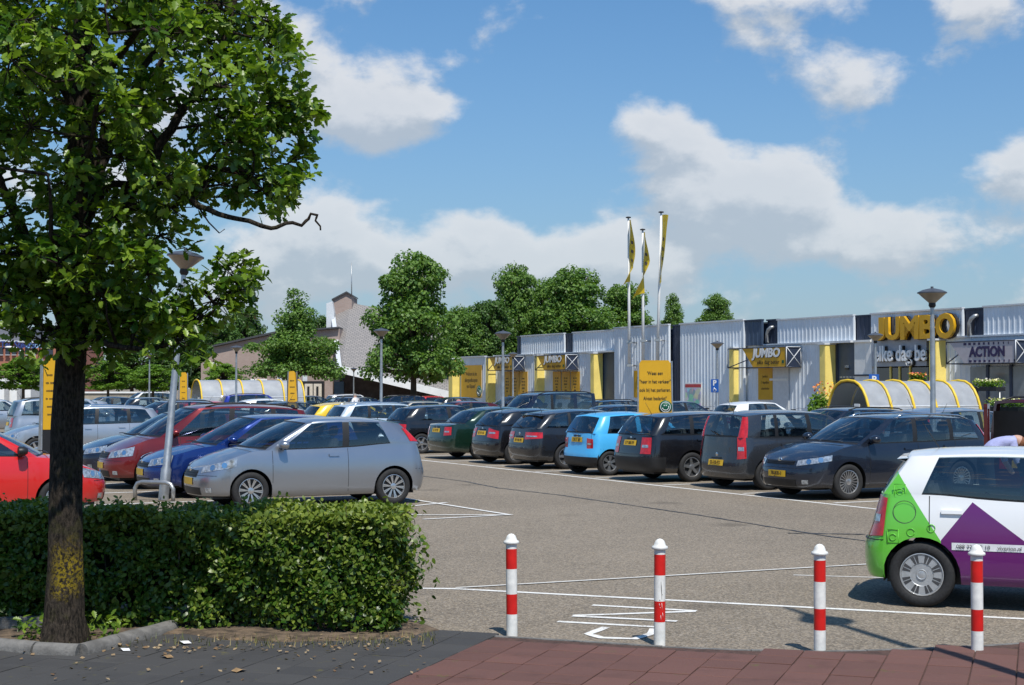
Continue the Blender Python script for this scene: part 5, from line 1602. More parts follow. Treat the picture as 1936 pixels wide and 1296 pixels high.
PAINT = dict(
    silver=paint('silver', (.44, .46, .49), .75, .34), greysilver=paint('greysilver', (.34, .365, .41), .8, .30), white=paint('white', (.78, .79, .80)), black=paint('black', (.008, .008, .010), .0, .22), anthracite=paint('anthracite', (.022, .024, .029), .35, .26),
    navy=paint('navy', (.008, .013, .034), .3, .24), blue=paint('blue', (.006, .030, .18), .5, .25), royal=paint('royal', (.015, .03, .30), .3), red=paint('red', (.60, .010, .008)), darkred=paint('darkred', (.20, .014, .014), .5),
    maroon=paint('maroon', (.10, .008, .010), .4), yellow=paint('yellow', (.78, .52, .01)), sky=paint('sky', (.07, .44, .82)), green=paint('green', (.007, .030, .018), .3, .25), iceblue=paint('iceblue', (.58, .68, .76), .4), beige=paint('beige', (.42, .39, .33), .5), slate=paint('slate', (.016, .023, .040), .4, .25),
    grey=paint('grey', (.042, .047, .056), .45, .28))
RAILB = M_BLACK
FWD, BACK = LANG, LANG + math.pi            # nose to the shop, nose away from it


def park(key, a, bmid, toshop, pnt, label, **k):
    return place(MODELS[key], LOT(a, bmid), (FWD if toshop else BACK) + k.pop('turn', 0.0), PAINT[pnt], label, **k)
def park_px(key, px, Z, toshop, pnt, label, **k):
    x, y, _ = at(px, Z)
    return place(MODELS[key], (x, y, 0), (FWD if toshop else BACK) + random.uniform(-.02, .02), PAINT[pnt], label, **k)


# near left row, noses to the left
park('punto', 24.78, 8.74, False, 'greysilver', 'silver grey three-door hatchback with multi-spoke wheels behind the hedge', rim='multi')
park('golf', 27.75, 8.75, False, 'blue', 'bright blue hatchback parked just behind the silver grey three-door', handle_paint=True)
park('mpv', 30.5, 8.62, False, 'darkred', 'dark red people carrier with black roof rails beside the leaning lamp post', rail=RAILB)
park('wagon', 33.3, 8.75, False, 'navy', 'black estate with clear headlamps between the dark red people carrier and the oak trunk', rail=RAILB)
park('wagon', 43.4, 8.6, False, 'silver', 'silver estate with bright window trim right of the oak trunk', rail=M_CHROME)
park('mpv', 51.6, 10.0, True, 'silver', 'silver people carrier with tall red tail lamp at the left edge', rail=RAILB)
# nose to nose with them
park('hatch2', 24.5, 3.15, True, 'red', 'bright red small hatchback behind the oak trunk and hedge', mirror_black=True)
# near right row
place(MODELS['focus'], LOT(22.1, 18.85), BACK + .0, PAINT['slate'], 'dark blue-grey estate facing the lane with bright roof rails', rail=M_CHROME, plate=('78-JKR-1', None), group='cars parked in the rows')
park('colt', 24.8, 19.1, True, 'grey', 'dark grey tall hatchback with long upright red tail lamps', plate=(None, '02-XB-PZ'))
park('octavia', 27.6, 19.2, True, 'black', 'black estate with dark bumper and square red tail lamps next to the sky blue car', plate=(None, '~2 2 2'))
park('city', 30.3, 18.75, True, 'sky', 'sky blue little hatchback with dark bumper', plate=(None, '~2 2 2'), mirror_black=True)
park('seat', 33.15, 19.25, True, 'anthracite', 'anthracite estate with wide red tail lamps left of the sky blue car', plate=(None, '~2 2 2'))
park('hatch2', 35.75, 19.2, True, 'black', 'black small hatchback squeezed between the green saloon and the anthracite estate', plate=(None, '~2 2 2'))
park('sedan', 38.6, 19.7, True, 'green', 'dark green saloon with square tail lamps in the lane-side row', plate=(None, '~2 2 2'))
park('hatch', 42.6, 19.6, True, 'black', 'black hatchback left of the dark green saloon')
park('wagon', 46.8, 19.5, True, 'iceblue', 'ice blue estate behind the black hatchback', rail=M_CHROME)
park('hatch', 50.0, 19.4, True, 'yellow', 'yellow hatchback above the roof of the dark red people carrier')
# second row, nose to nose with the lane-side row
park('van', 46.2, 24.6, False, 'navy', 'dark van with roof bars behind the small black hatchback', rail=RAILB)
park('sedan', 41.6, 24.6, False, 'black', 'low black saloon roof behind the anthracite estate')
park('wagon', 30.2, 24.5, False, 'slate', 'dark estate hidden behind the dark grey tall hatchback', rail=RAILB)
park('colt', 25.8, 24.6, True, 'silver', 'silver tall small car before the trolley shelter')
park('hatch', 53.0, 24.6, False, 'maroon', 'wine red hatchback roof behind the black hatchback')
park('hatch2', 57.2, 24.5, False, 'beige', 'beige hatchback roof right of the ice blue estate')
# third row near the shop
park('wagon', 53.2, 32.4, True, 'black', 'black estate with raised tailgate left of the big yellow notice', rail=RAILB)
park('hatch', 49.3, 32.6, True, 'navy', 'navy hatchback just right of the big yellow notice')
park('hatch', 46.4, 34.2, True, 'white', 'white hatchback with red tail lamp in front of the service door')
# scattered far roofs
for key, px, Z, ts_, pn, lab in (('wagon', 312, 58, False, 'navy', 'navy estate roof behind the silver estate'), ('hatch', 128, 64, False, 'silver', 'silver hatchback mostly hidden by the oak trunk'), ('hatch', 196, 85, False, 'navy', 'navy hatchback right of the oak trunk in the far row'),
                                 ('mpv', 275, 112, False, 'white', 'white tall estate in front of the dark trees'), ('hatch2', 296, 84, True, 'black', 'black small car below the white tall estate'), ('sedan', 380, 73, True, 'black', 'black saloon left of the blue people carrier'),
                                 ('hatch2', 408, 62, True, 'red', 'red small car next to the blue people carrier'), ('mpv', 487, 80, True, 'royal', 'royal blue people carrier before the far trolley shelter'), ('hatch', 520, 70, True, 'white', 'white hatchback roof below the far trolley shelter'),
                                 ('sedan', 566, 60, True, 'black', 'black saloon roof left of the yellow hatchback'), ('sedan', 598, 98, True, 'black', 'black saloon in front of the church doors'), ('wagon', 640, 79, False, 'navy', 'navy estate roof behind the yellow hatchback'),
                                 ('wagon', 672, 110, True, 'white', 'white estate roof beside the walking man'), ('wagon', 742, 94, False, 'navy', 'navy estate behind the cone-headed lamp between the trees'), ('hatch2', 826, 96, True, 'red', 'red small car under the leafy trees'),
                                 ('hatch', 880, 82, True, 'black', 'black hatchback with a pink window sticker before the yellow poster'), ('hatch', 966, 88, False, 'navy', 'navy hatchback before the second yellow canopy'), ('hatch', 2, 66, True, 'silver', 'silver hatchback cut by the left edge of the view')):
    q = park_px(key, px, Z, ts_, pn, lab, rail=RAILB)
    if 'pink' in lab:
        MB().lathe([(.0005, 0), (.2, 0)], 14, M=Matrix.Translation((-.75, -.83, 1.14)) @ Matrix.Rotation(R(80), 4, 'X')).build('window_sticker', mat('pink_sticker', (.55, .22, .25), .6), q)
# raised tailgate of the black estate
tg = [o for o in COL.objects if o.get('label', '').startswith('black estate with raised tailgate')][0]
q = MB(); q.box(-2.9, -1.95, -.62, .62, 1.50, 1.56, M=Matrix.Translation((-1.9, 0, 1.45)) @ Matrix.Rotation(R(10), 4, 'Y') @ Matrix.Translation((1.9, 0, -1.45)), bev=.02)
q.build('tailgate', PAINT['black'], tg)

# ---- two-tone city car in front: white upper half, green tail, purple flank
M_UPG = paint('applegreen', (.10, .50, .035)); M_UPP = paint('purple', (.13, .010, .13))
UPH = math.atan2(-.37, .93)
umod = MODELS['up']
def up_paint():
    """printed wrap: green tail, purple flank triangle, white rest, laid out on the car's own length and height"""
    m = bpy.data.materials.new('paint_wrap'); m.use_nodes = True
    t = m.node_tree; n = NB(t); b = t.nodes['Principled BSDF']
    sp = n.node('ShaderNodeSeparateXYZ'); t.links.new(n.node('ShaderNodeTexCoord').outputs['Object'], sp.inputs[0])
    x, y, z = sp.outputs
    def below(x0, z0, x1, z1):      # 1 where z is under the line through the two points
        k = (z1 - z0) / (x1 - x0)
        return n.m('LESS_THAN', z, n.m('MULTIPLY_ADD', x, k, z0 - k * x0))
    right = n.m('GREATER_THAN', x, -1.035)
    green = n.m('MULTIPLY', n.m('LESS_THAN', z, 1.22), below(-1.44, 1.24, -1.03, .60))
    green = n.m('MULTIPLY', green, n.m('SUBTRACT', 1.0, right))
    purple = n.m('MULTIPLY', n.m('MULTIPLY', below(-1.04, .61, -.76, .965), below(-.76, .965, .40, .10)), right)
    purple = n.m('MAXIMUM', purple, n.m('MULTIPLY', n.m('LESS_THAN', z, .36), right))
    c = n.mixc(green, (.80, .81, .82), (.13, .52, .045))
    c = n.mixc(purple, c, (.12, .010, .13))
    t.links.new(c, b.inputs['Base Color']); b.inputs['Roughness'].default_value = .3
    b.inputs['Coat Weight'].default_value = .9; b.inputs['Coat Roughness'].default_value = .05
    return m
rear_wheel = Vector((3.73, 13.87))
hd = Vector((math.cos(UPH), math.sin(UPH))); rt = Vector((hd.y, -hd.x))        # nose and its right side
cen = rear_wheel + hd * (umod.wb / 2) - rt * (.735)
upc = place(umod, (cen.x, cen.y, 0), UPH, up_paint(), 'white small hatchback with apple green tail and purple flank, nearest the bollards', rim='cap')
for o in upc.children:
    if o.name.startswith('door_handle') or o.name.startswith('door_mirror'): o.material_slots[0].material = PAINT['white']
# phone strip and fuel flap on the right flank (local y < 0)
def up_flank(x0, x1, z0, z1, off, n=10):
    l0 = next(a for a, q in zip(umod.arc, umod.pl) if q[0] >= umod.xo - x0); l1 = next(a for a, q in zip(umod.arc, umod.pl) if q[0] >= umod.xo - x1)
    rows = [[umod.surf(l0 + (l1 - l0) * i / n, z, off) for i in range(n + 1)] for z in (z0, z1)]
    return [[Vector((umod.xo - p.x, -p.y, p.z)) for p in r] for r in rows]
MB().grid(up_flank(-.92, -.30, .535, .60, .004), 0, True).build('phone_strip', mat('strip_white', (.74, .74, .76), .4), upc)
r0 = up_flank(-.92, -.30, .56, .56, .008)[0]
for tx, f, w in (('088 321 32 10', .3, .29), ('viverion.nl', .8, .20)):
    p = r0[int(f * 10)]
    me = text_mesh(tx, .05, .0006, 0, .0); me.materials.clear(); me.materials.append(M_DARKGREY)
    o = put('lettering', me, upc, (p.x, p.y - .004, .567)); o.rotation_euler = (R(90), 0, 0)
    sx = w / max(v.co.x for v in me.vertices) / 2; o.scale = (sx, 1.0, 1)
q = up_flank(-1.47, -1.22, .86, .86, .003, 2)[0][1]
MB().lathe([(.098, .002), (.104, .002)], 28, M=Matrix.Translation(q) @ Matrix.Rotation(R(86), 4, 'X')).build('fuel_flap_gap', M_DARKGREY, upc)
# small household pictograms printed in the green
pic = MB()
for x0, z0, kind in ((-1.40, 1.05, 'washer'), (-1.30, .68, 'ring'), (-1.46, .64, 'washer'), (-1.12, .72, 'ring')):
    yy = up_flank(x0 - .02, x0 + .02, z0, z0, .0025, 2)[0][1].y
    def loop(pts_): pic.path([(x0 + a, yy, z0 + b) for a, b in pts_], .005, 4)
    if kind == 'washer':
        loop([(-.05, -.06), (.05, -.06), (.05, .06), (-.05, .06), (-.05, -.06)]); loop([(.03 * math.cos(q), .03 * math.sin(q) - .01) for q in np.linspace(0, 6.28, 11)])
    elif kind == 'house': loop([(-.06, -.05), (-.06, .02), (-.08, .02), (0, .09), (.08, .02), (.06, .02), (.06, -.05)])
    else: loop([(.035 * math.cos(q), .035 * math.sin(q)) for q in np.linspace(0, 6.28, 11)])
pic.build('pictograms', mat('print_green', (.115, .455, .042), .4), upc)

# ---- red van with open rear doors
vm = MODELS['van']
van = place(vm, LOT(17.25, 19.6), FWD, PAINT['maroon'], 'dark red van with its rear doors swung open', skip=('rear_window', 'rear_wiper'), rail=RAILB)
xr_ = -(vm.L - vm.xo)
MB().box(xr_ + .06, xr_ + .075, -.66, .66, .60, 1.62).build('load_shade_panel', mat('load_shade_panel', (.012, .012, .013), .9, var=.3, scale=2), van)  # flat near-black panel stands in for the shade inside the van
for sgn in (1, -1):
    Mx = Matrix.Translation((xr_ + .02, sgn * .74, 0)) @ Matrix.Rotation(R(42), 4, 'Z')
    d = MB()
    d.box(-.58, 0, -.03, .03, .50, 1.08, M=Mx, bev=.015); d.box(-.58, -.50, -.028, .028, 1.06, 1.68, M=Mx); d.box(-.08, 0, -.028, .028, 1.06, 1.68, M=Mx); d.box(-.58, 0, -.028, .028, 1.66, 1.74, M=Mx)
    dd = d.build('rear_door', PAINT['maroon'], van)
    MB().box(-.50, -.08, -.006, .006, 1.08, 1.62, M=Mx).build('door_pane', M_GLASS, dd)
# ------------------------------------------------------------------ foreground oak
TX, TY = G(120, 1228).x, G(120, 1228).y
prof_z = [2.2, 2.28, 2.40, 2.55, 2.86, 3.05, 3.3, 3.40, 3.48, 3.6, 3.78, 4.2, 4.75, 5.0, 6.0, 7.0, 7.8, 8.3]
prof_r = [.25, .55, .85, .95, .90, .90, 1.0, 1.32, 1.66, 1.84, 1.90, 1.90, 1.82, 1.76, 1.75, 1.35, .8, .1]
M_BARK = bpy.data.materials.new('oak_bark'); M_BARK.use_nodes = True
_t = M_BARK.node_tree; _n = NB(_t); _b = _t.nodes['Principled BSDF']
_g = _n.node('ShaderNodeNewGeometry').outputs['Position']; _sp = _n.node('ShaderNodeSeparateXYZ'); _t.links.new(_g, _sp.inputs[0])
_v = _n.comb(_n.m('MULTIPLY', _sp.outputs[0], 3.2), _n.m('MULTIPLY', _sp.outputs[1], 3.2), _sp.outputs[2])
_f = _n.noise(_v, 16, 8, .7)
_c = _n.mixc(_n.ss(_f, .35, .68), (.010, .008, .006), (.072, .056, .042))
_zz = _n.m('ADD', _sp.outputs[2], _n.m('MULTIPLY', _n.noise(_g, 5.5, 5, .7), .5))
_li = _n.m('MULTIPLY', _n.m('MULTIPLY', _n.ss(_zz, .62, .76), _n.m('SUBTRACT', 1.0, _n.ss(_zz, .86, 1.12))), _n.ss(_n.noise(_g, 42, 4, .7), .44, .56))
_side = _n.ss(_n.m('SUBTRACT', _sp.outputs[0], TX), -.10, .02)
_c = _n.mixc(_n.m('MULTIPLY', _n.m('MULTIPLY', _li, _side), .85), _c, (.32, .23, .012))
_moss = _n.m('MULTIPLY', _n.ss(_n.noise(_g, 6, 5, .65), .52, .68), .45)
_c = _n.mixc(_moss, _c, (.060, .058, .018))
_t.links.new(_c, _b.inputs['Base Color']); _b.inputs['Roughness'].default_value = .95; _b.inputs['Specular IOR Level'].default_value = .2
_bn = _n.node('ShaderNodeBump'); _bn.inputs['Strength'].default_value = .9; _bn.inputs['Distance'].default_value = .03
_t.links.new(_f, _bn.inputs['Height']); _t.links.new(_bn.outputs[0], _b.inputs['Normal'])

oak = thing('oak_tree', 'big leafy oak with mossy trunk standing in front of the hedge', 'tree', (TX, TY, 0))
def opx(px, py, dy=0.0):
    v = P(px, py, TY + dy); return Vector((v.x - TX, dy, v.z))
mb = MB()
tp = [Vector((0, 0, -.05)), Vector((0, 0, .06)), Vector((0, 0, .25)), Vector((.01, 0, .6)), opx(124, 950), opx(128, 800), opx(136, 640), opx(142, 500), opx(150, 300), opx(158, 100), opx(165, -100), opx(160, -400), opx(155, -700)]
tp = [Vector(p) for p in tp]
tr_ = [.23, .19, .154, .132, .122, .118, .113, .104, .095, .08, .065, .045, .02]
# lumpy cross-section
n_ = 22; rows = []
for p, r_ in zip(tp, tr_):
    rows.append([p + Vector((math.cos(2 * math.pi * k / n_), math.sin(2 * math.pi * k / n_), 0)) * r_ * (1 + .07 * math.sin(5 * 2 * math.pi * k / n_ + p.z * 2) * (1.6 if p.z < .2 else .6) + .03 * math.sin(9 * k + p.z * 7)) for k in list(range(n_)) + [0]])
mb.grid(rows, 0, True)
mb.build('trunk', M_BARK, oak)
limbs = [
    [opx(142, 560), opx(210, 430, -.1), opx(290, 300, -.2), opx(360, 190, -.25), opx(430, 60, -.2), opx(470, -80, -.1)],
    [opx(146, 480), opx(180, 330, .3), opx(250, 180, .6), opx(330, 20, .8), opx(380, -150, .9)],
    [opx(137, 640), opx(90, 540, -.2), opx(40, 430, -.4), opx(-20, 300, -.5), opx(-60, 150, -.5)],
    [opx(140, 600), opx(70, 480, .4), opx(0, 340, .8), opx(-80, 160, 1.0)],
    [opx(145, 520), opx(150, 380, -.6), opx(180, 220, -1.0), opx(200, 60, -1.2), opx(210, -120, -1.2)],
    [opx(150, 350), opx(240, 200, .2), opx(330, 90, .2), opx(440, -60, .1)],
    [opx(138, 615, -.12), opx(165, 622, -.3), opx(200, 648, -.42), opx(235, 662, -.5), opx(290, 655, -.45), opx(340, 640, -.4), opx(385, 600, -.35), opx(430, 560, -.35), opx(455, 530, -.35)],
    [opx(150, 420), opx(210, 350, -.2), opx(300, 345, -.35), opx(360, 380, -.4), opx(430, 412, -.42), opx(510, 428, -.42), opx(570, 420, -.42), opx(596, 406, -.42), opx(606, 436, -.42)],
    [opx(139, 590), opx(120, 520, -.5), opx(100, 440, -.9), opx(90, 330, -1.2)],
    [opx(152, 260), opx(100, 120, -.3), opx(30, 0, -.5), opx(-30, -150, -.5)],
    [opx(137, 630), opx(60, 610, -.1), opx(0, 600, -.15), opx(-80, 560, -.2), opx(-180, 480, -.2)],
    [opx(146, 520), opx(200, 470, .5), opx(290, 400, 1.0), opx(350, 300, 1.3)],
    [opx(155, 200), opx(260, 60, -.6), opx(330, -80, -.9)],
]
skel = []
lb = MB()
for i, l in enumerate(limbs):
    r0 = (.062, .055, .06, .05, .026, .04, .03, .034, .04, .035, .035, .04, .035)[i]
    # smooth and roughen
    fine = []
    for a, b in zip(l[:-1], l[1:]):
        for q in range(4):
            fine.append(a.lerp(b, q / 4) + Vector([random.gauss(0, .012) for _ in range(3)]))
    fine.append(l[-1])
    rr = [r0 * (1 - .82 * k / (len(fine) - 1)) for k in range(len(fine))]
    lb.path(fine, rr, 8)
    if i != 7: skel += fine
    else:
        skel += fine[:10]
        for k, dx, dz in ((12, .10, .25),):
            lb.path([fine[k], fine[k] + Vector((dx, .02, dz * .4)), fine[k] + Vector((dx * .9, .05, dz))], [.012, .010, .005], 6)
            skel.append(fine[k] + Vector((dx * .9, .05, dz)))
        k = 13; lb.path([fine[k], fine[k] + Vector((.08, 0, -.12)), fine[k] + Vector((.16, 0, -.20)), fine[k] + Vector((.20, 0, -.17))], [.008, .006, .005, .003], 5)
skel += [p for p in tp[6:]]
lb.build('limbs', M_BARK, oak)
SK = np.array([tuple(p) for p in skel])
blobs = []
tries = 0
while len(blobs) < 232 and tries < 20000:
    tries += 1
    z = random.uniform(2.28, 8.1); a = random.uniform(0, 2 * math.pi)
    rm = float(np.interp(z, prof_z, prof_r))
    r_ = rm * math.sqrt(random.uniform(.12, 1.0)) - .16
    if r_ < .1: continue
    c = np.array([r_ * math.cos(a) + .02 * (z - 2), r_ * math.sin(a) * .95, z])
    if z < 3.3 and math.cos(a) > .2 and r_ > .8: continue
    if z < 2.62 and math.cos(a) < -.2: continue
    if any(np.linalg.norm(c - b) < (.235 if z < 5.6 else .38) for b in blobs): continue
    blobs.append(c)
for px, py in ((400, 570), (425, 545), (450, 530), (370, 605), (330, 640), (300, 620), (250, 610)): blobs.append(np.array(tuple(opx(px, py, -.36))))
for px, py, dy in ((585, 250, 0), (590, 200, .1), (575, 310, 0), (560, 120, 0), (540, 40, .1), (560, 350, -.1), (530, 360, -.2), (480, 330, -.3), (450, 270, -.4), (510, 230, -.3), (500, 130, -.3), (430, 160, -.4), (20, 560, -.3), (40, 480, -.5), (200, 560, -.7), (230, 500, -.8), (280, 520, -.6), (180, 440, -.9), (300, 580, -.5), (110, 500, -.9), (60, 600, -.4)):
    p = opx(px, py, dy); p.x -= .13 if px > 500 else 0; blobs.append(np.array(tuple(p)))
ctr = []; outw = []; ctint = []
tw = MB()
for b in blobs:
    d = SK - b; k = int(np.argmin(np.sum(d * d, axis=1) + 2.0 * np.maximum(0, SK[:, 2] - b[2])))
    s0 = Vector(SK[k]); e = Vector(b); mid = s0.lerp(e, .55) + Vector((random.gauss(0, .05), random.gauss(0, .05), random.gauss(.0, .05)))
    tw.path([s0, mid, e], [.014, .009, .005], 5)
    rad = random.uniform(.22, .34)
    for c_ in range(random.randint(11, 15)):
        v = rng.normal(size=3); v /= np.linalg.norm(v); v[2] = v[2] * .8 + .1
        tipp = b + v * rad * random.uniform(.45, 1.0); tc_ = random.choice((.12, .3, .5, .75, .95))  # cluster tint picked at random to paint sunlit and shaded clusters
        tw.path([e, Vector(tipp)], [.005, .003], 4, caps=False)
        for _ in range(random.randint(9, 12)):
            o_ = rng.normal(size=3); o_ /= np.linalg.norm(o_)
            ctr.append(tipp + o_ * random.uniform(.0, .07)); outw.append(o_ * .8 + v * .5); ctint.append(tc_)
ctr = np.array(ctr); outw = np.array(outw); outw /= np.linalg.norm(outw, axis=1, keepdims=True)
tw.build('twigs', M_BARK, oak)
tint = np.clip(np.array(ctint) + rng.normal(0, .16, len(ctr)), 0, 1)
put('crown', leaf_mesh('crown', ctr, outw, .095, OAK, OAKT, M_LEAF_OAK, up=.6, out=.35, rnd=.7, tint=tint), oak)
# shoots sprouting at the trunk foot
ctr = []
for i in range(120):
    s_ = random.choice((-1, 1)); ctr.append((TX + s_ * random.uniform(.14, .42), TY + random.uniform(-.05, .35), random.uniform(.06, .22)))
o = put('foot_shoots', leaf_mesh('foot_shoots', np.array(ctr), np.tile([0, -.5, .8], (120, 1)), .07, OAK, OAKT, M_LEAF_OAK), None)
tag(o, 'low oak shoots sprouting round the foot of the mossy trunk', 'shoots', kind='stuff')

# ------------------------------------------------------------------ hedge
h0, h1 = Vector(g2(-560, 1190)), Vector(g2(735, 1210))
hd_ = (h1 - h0).normalized(); hn = Vector((-hd_.y, hd_.x)); HL = (h1 - h0).length; HT, HH = .95, .94
hedge = thing('hedge', 'clipped green hornbeam hedge along the edge of the car park', 'hedge', (h0.x, h0.y, 0), math.atan2(hd_.y, hd_.x))
n_ = 64000
u = rng.uniform(0, HL, n_); v = rng.uniform(0, HT, n_); w = rng.uniform(.04, HH, n_)
face = rng.choice(4, n_, p=[.44, .36, .14, .06])
dep = np.abs(rng.normal(0, .06, n_))
lump = .06 * np.sin(u * 3.1 + w * 4) + .04 * np.sin(u * 7.3 - w * 6.1) + .03 * np.sin(w * 13 + u * 11)
v = np.where(face == 0, dep + lump - .02, v); v = np.where(face == 3, HT - dep, v)
lt = .04 * np.sin(u * 2.3 + v * 4) + .025 * np.sin(u * 9 + v * 5)
w = np.where(face == 1, HH - dep + lt + (rng.random(n_) < .02) * rng.uniform(0, .10, n_), w)
u = np.where(face == 2, HL - dep * 1.6 + .07 * np.sin(w * 9 + v * 5) + (rng.random(n_) < .06) * rng.uniform(0, .22, n_), u)
# foot of the hedge is thinner and more open
keep = (w > .13) | (rng.random(n_) < .5)
hol = np.sin(u * 6.3 + 1.7 * np.sin(w * 9.1)) * np.sin(w * 10.7 + 1.9 * np.sin(u * 4.1)) + .5 * np.sin(u * 17 + w * 13)
keep &= (hol < .55) | (rng.random(n_) < .38) | (face != 0)      # thin spots in the clipped face
ctr = np.stack([u, v, w + .03], 1)[keep]; fc = face[keep]
ow = np.zeros_like(ctr); ow[fc == 0] = (0, -1, .1); ow[fc == 1] = (0, 0, 1); ow[fc == 2] = (1, 0, .1); ow[fc == 3] = (0, 1, 0)
top = np.clip((ctr[:, 2] - .72) / .3, 0, 1)  # leaf tint lightens with height, painting highlights along the hedge top
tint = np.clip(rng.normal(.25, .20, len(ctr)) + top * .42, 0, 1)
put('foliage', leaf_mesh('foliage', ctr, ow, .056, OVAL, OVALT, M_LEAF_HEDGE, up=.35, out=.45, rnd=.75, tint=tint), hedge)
hb = MB()
for i in range(170):
    x = random.uniform(.05, HL - .12); y = random.uniform(.2, HT - .2)
    pts_ = [(x, y, 0)]
    for k in range(1, 5): pts_.append((pts_[-1][0] + random.gauss(0, .05), pts_[-1][1] + random.gauss(0, .06), k * .21))
    hb.path(pts_, [.014, .012, .009, .006, .003], 5)
sv_, so_ = [], []
for i in range(190):      # young shoots the shears have missed
    if i < 150: p = Vector((random.uniform(.1, HL), random.uniform(.0, HT), HH - .02)); d = Vector((random.gauss(0, .25), random.gauss(0, .25), 1))
    else: p = Vector((HL - .03, random.uniform(0, HT), random.uniform(.3, HH))); d = Vector((1, random.gauss(0, .3), random.uniform(.1, .8)))
    d.normalize(); ln = random.uniform(.05, .15)
    hb.path([p, p + d * ln], [.003, .0015], 4)
    for k in range(7):
        q = p + d * ln * (k / 6) + Vector([random.gauss(0, .012) for _ in range(3)]); sv_.append(tuple(q)); so_.append((d.x * .4 + random.gauss(0, .6), d.y * .4 + random.gauss(0, .6), .4))
so_ = np.array(so_); so_ /= np.linalg.norm(so_, axis=1, keepdims=True)
put('young_shoots', leaf_mesh('young_shoots', np.array(sv_), so_, .05, OVAL, OVALT, M_LEAF_HEDGE, tint=np.clip(rng.normal(.8, .2, len(sv_)), 0, 1)), hedge)
hb.build('stems', M_BARKB, hedge)
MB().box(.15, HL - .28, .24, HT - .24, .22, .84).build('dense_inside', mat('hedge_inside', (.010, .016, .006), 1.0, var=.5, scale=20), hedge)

# ------------------------------------------------------------------ trees behind
def crown_mesh(name, seed, shape, n_leaf, leaf, m_, nb=46):
    """shape(t)->relative radius for height t in 0..1; unit crown: radius 1, height 2"""
    g = np.random.default_rng(seed); cs = []; k = 0
    while len(cs) < nb and k < 6000:
        k += 1
        t = g.uniform(0.03, .97); rm = shape(t); a = g.uniform(0, 2 * np.pi); r_ = rm * np.sqrt(g.uniform(.1, 1.0)) * g.uniform(.8, 1.04)
        c = np.array([r_ * np.cos(a), r_ * np.sin(a), t * 2])
        if all(np.linalg.norm((c - q)[:3]) > .15 for q in cs): cs.append(c)
    per = n_leaf // len(cs); pts_ = []; ow_ = []
    for c in cs:
        rad = g.uniform(.10, .24)
        d = g.normal(size=(per, 3)); d /= np.linalg.norm(d, axis=1, keepdims=True)
        rr = rad * g.uniform(.25, 1.0, (per, 1)) ** .5
        pts_.append(c + d * rr * np.array([1.15, 1.15, .75])); ow_.append(d)
    pts_ = np.concatenate(pts_); ow_ = np.concatenate(ow_)
    base_t = np.clip(g.normal(.45, .3, len(pts_)), 0, 1)
    me = leaf_mesh(name, pts_, ow_, leaf, QUAD, QUADT, m_, up=.5, out=.6, rnd=.6, tint=base_t)
    br = MB()
    for c in cs:
        z0 = max(.02, c[2] * .55)
        br.path([(0, 0, z0), tuple(np.array([c[0] * .5, c[1] * .5, z0 + (c[2] - z0) * .6])), tuple(c)], [.028, .018, .006], 5)
    return me, br.mesh('branches', M_BARKB)
SH = dict(round=lambda t: math.sqrt(max(0, 1 - (1.7 * t - .75) ** 2)) if t < .98 else .1, cone=lambda t: (.55 + .45 * min(1, t / .2)) * (1 - t) ** .75 + .03, layer=lambda t: (1.0 if t < .35 else max(.08, 1.35 * (1 - t)) * .75) * (.8 + .2 * math.sin(t * 22)), tall=lambda t: min(1, t / .10) ** .5 * (1 - t) ** .42 * 1.10 * (.86 + .16 * math.sin(t * 17)), flat=lambda t: math.sqrt(max(.05, 1 - (2 * t - .9) ** 2)))
CROWN = {}
for key, sh, m_, seed, nl, lf, nb in (('roundA', 'tall', M_LEAF_A, 1, 20000, .062, 150), ('roundB', 'tall', M_LEAF_A, 2, 20000, .062, 140), ('darkA', 'round', M_LEAF_B, 3, 14000, .075, 110), ('layer', 'layer', M_LEAF_A, 4, 18000, .058, 150), ('cone', 'cone', M_LEAF_A, 5, 10000, .07, 80), ('flat', 'flat', M_LEAF_C, 6, 11000, .08, 90)):
    CROWN[key] = crown_mesh('crown', seed, SH[sh], nl, lf, m_, nb)
TRK = MB().lathe([(.07, -.02), (.05, .1), (.04, .5), (.03, 1.0)], 10).mesh('trunk', M_BARKB, 60)
def tree(key, px, Z, ytop, ybot, halfw_px, label, rot=0.0, group='trees behind the car park', name='broadleaf_tree', sy=None):
    x, y, _ = at(px, Z)
    zt_, zb_ = P(px, ytop, Z).z, P(px, ybot, Z).z
    t = thing(name, label, 'tree', (x, y, 0), 0, group)
    r_ = halfw_px * Z / FPX; h = (zt_ - zb_) / 2
    for nm, me in zip(('crown', 'branches'), CROWN[key]):
        o = put(nm, me, t, (0, 0, zb_), rot); o.scale = (r_, sy or r_, h)
    o = put('trunk', TRK, t); o.scale = (r_ * 1.2, r_ * 1.2, zb_ + (zt_ - zb_) * .5)
    return t
tree('layer', 560, 95, 538, 712, 92, 'light green tree with layered boughs in front of the brick church', .3)
tree('roundB', 782, 100, 476, 718, 104, 'large dense tree right of the slate church roof', .9)
tree('roundA', 872, 128, 580, 705, 62, 'lower leafy tree between the dense tree and the shop', 2.2)
tree('roundA', 975, 136, 500, 690, 70, 'dark crowned tree left of the middle of the shop roof', 1.2)
tree('roundB', 1088, 134, 505, 690, 92, 'broad tree with spiky top shoots above the shop roof', 2.8)
tree('roundA', 1030, 142, 528, 700, 70, 'tree filling the gap between two taller trees above the shop', 4.1)
tree('roundB', 1180, 138, 536, 680, 70, 'tree behind the flagpoles above the shop roof', 5.0)
tree('darkA', 925, 130, 570, 700, 55, 'small dark tree at the end of the shop roof', 0.2)
tree('cone', 1272, 142, 556, 660, 36, 'small pointed tree above the shop roof right of the flagpoles', .5)
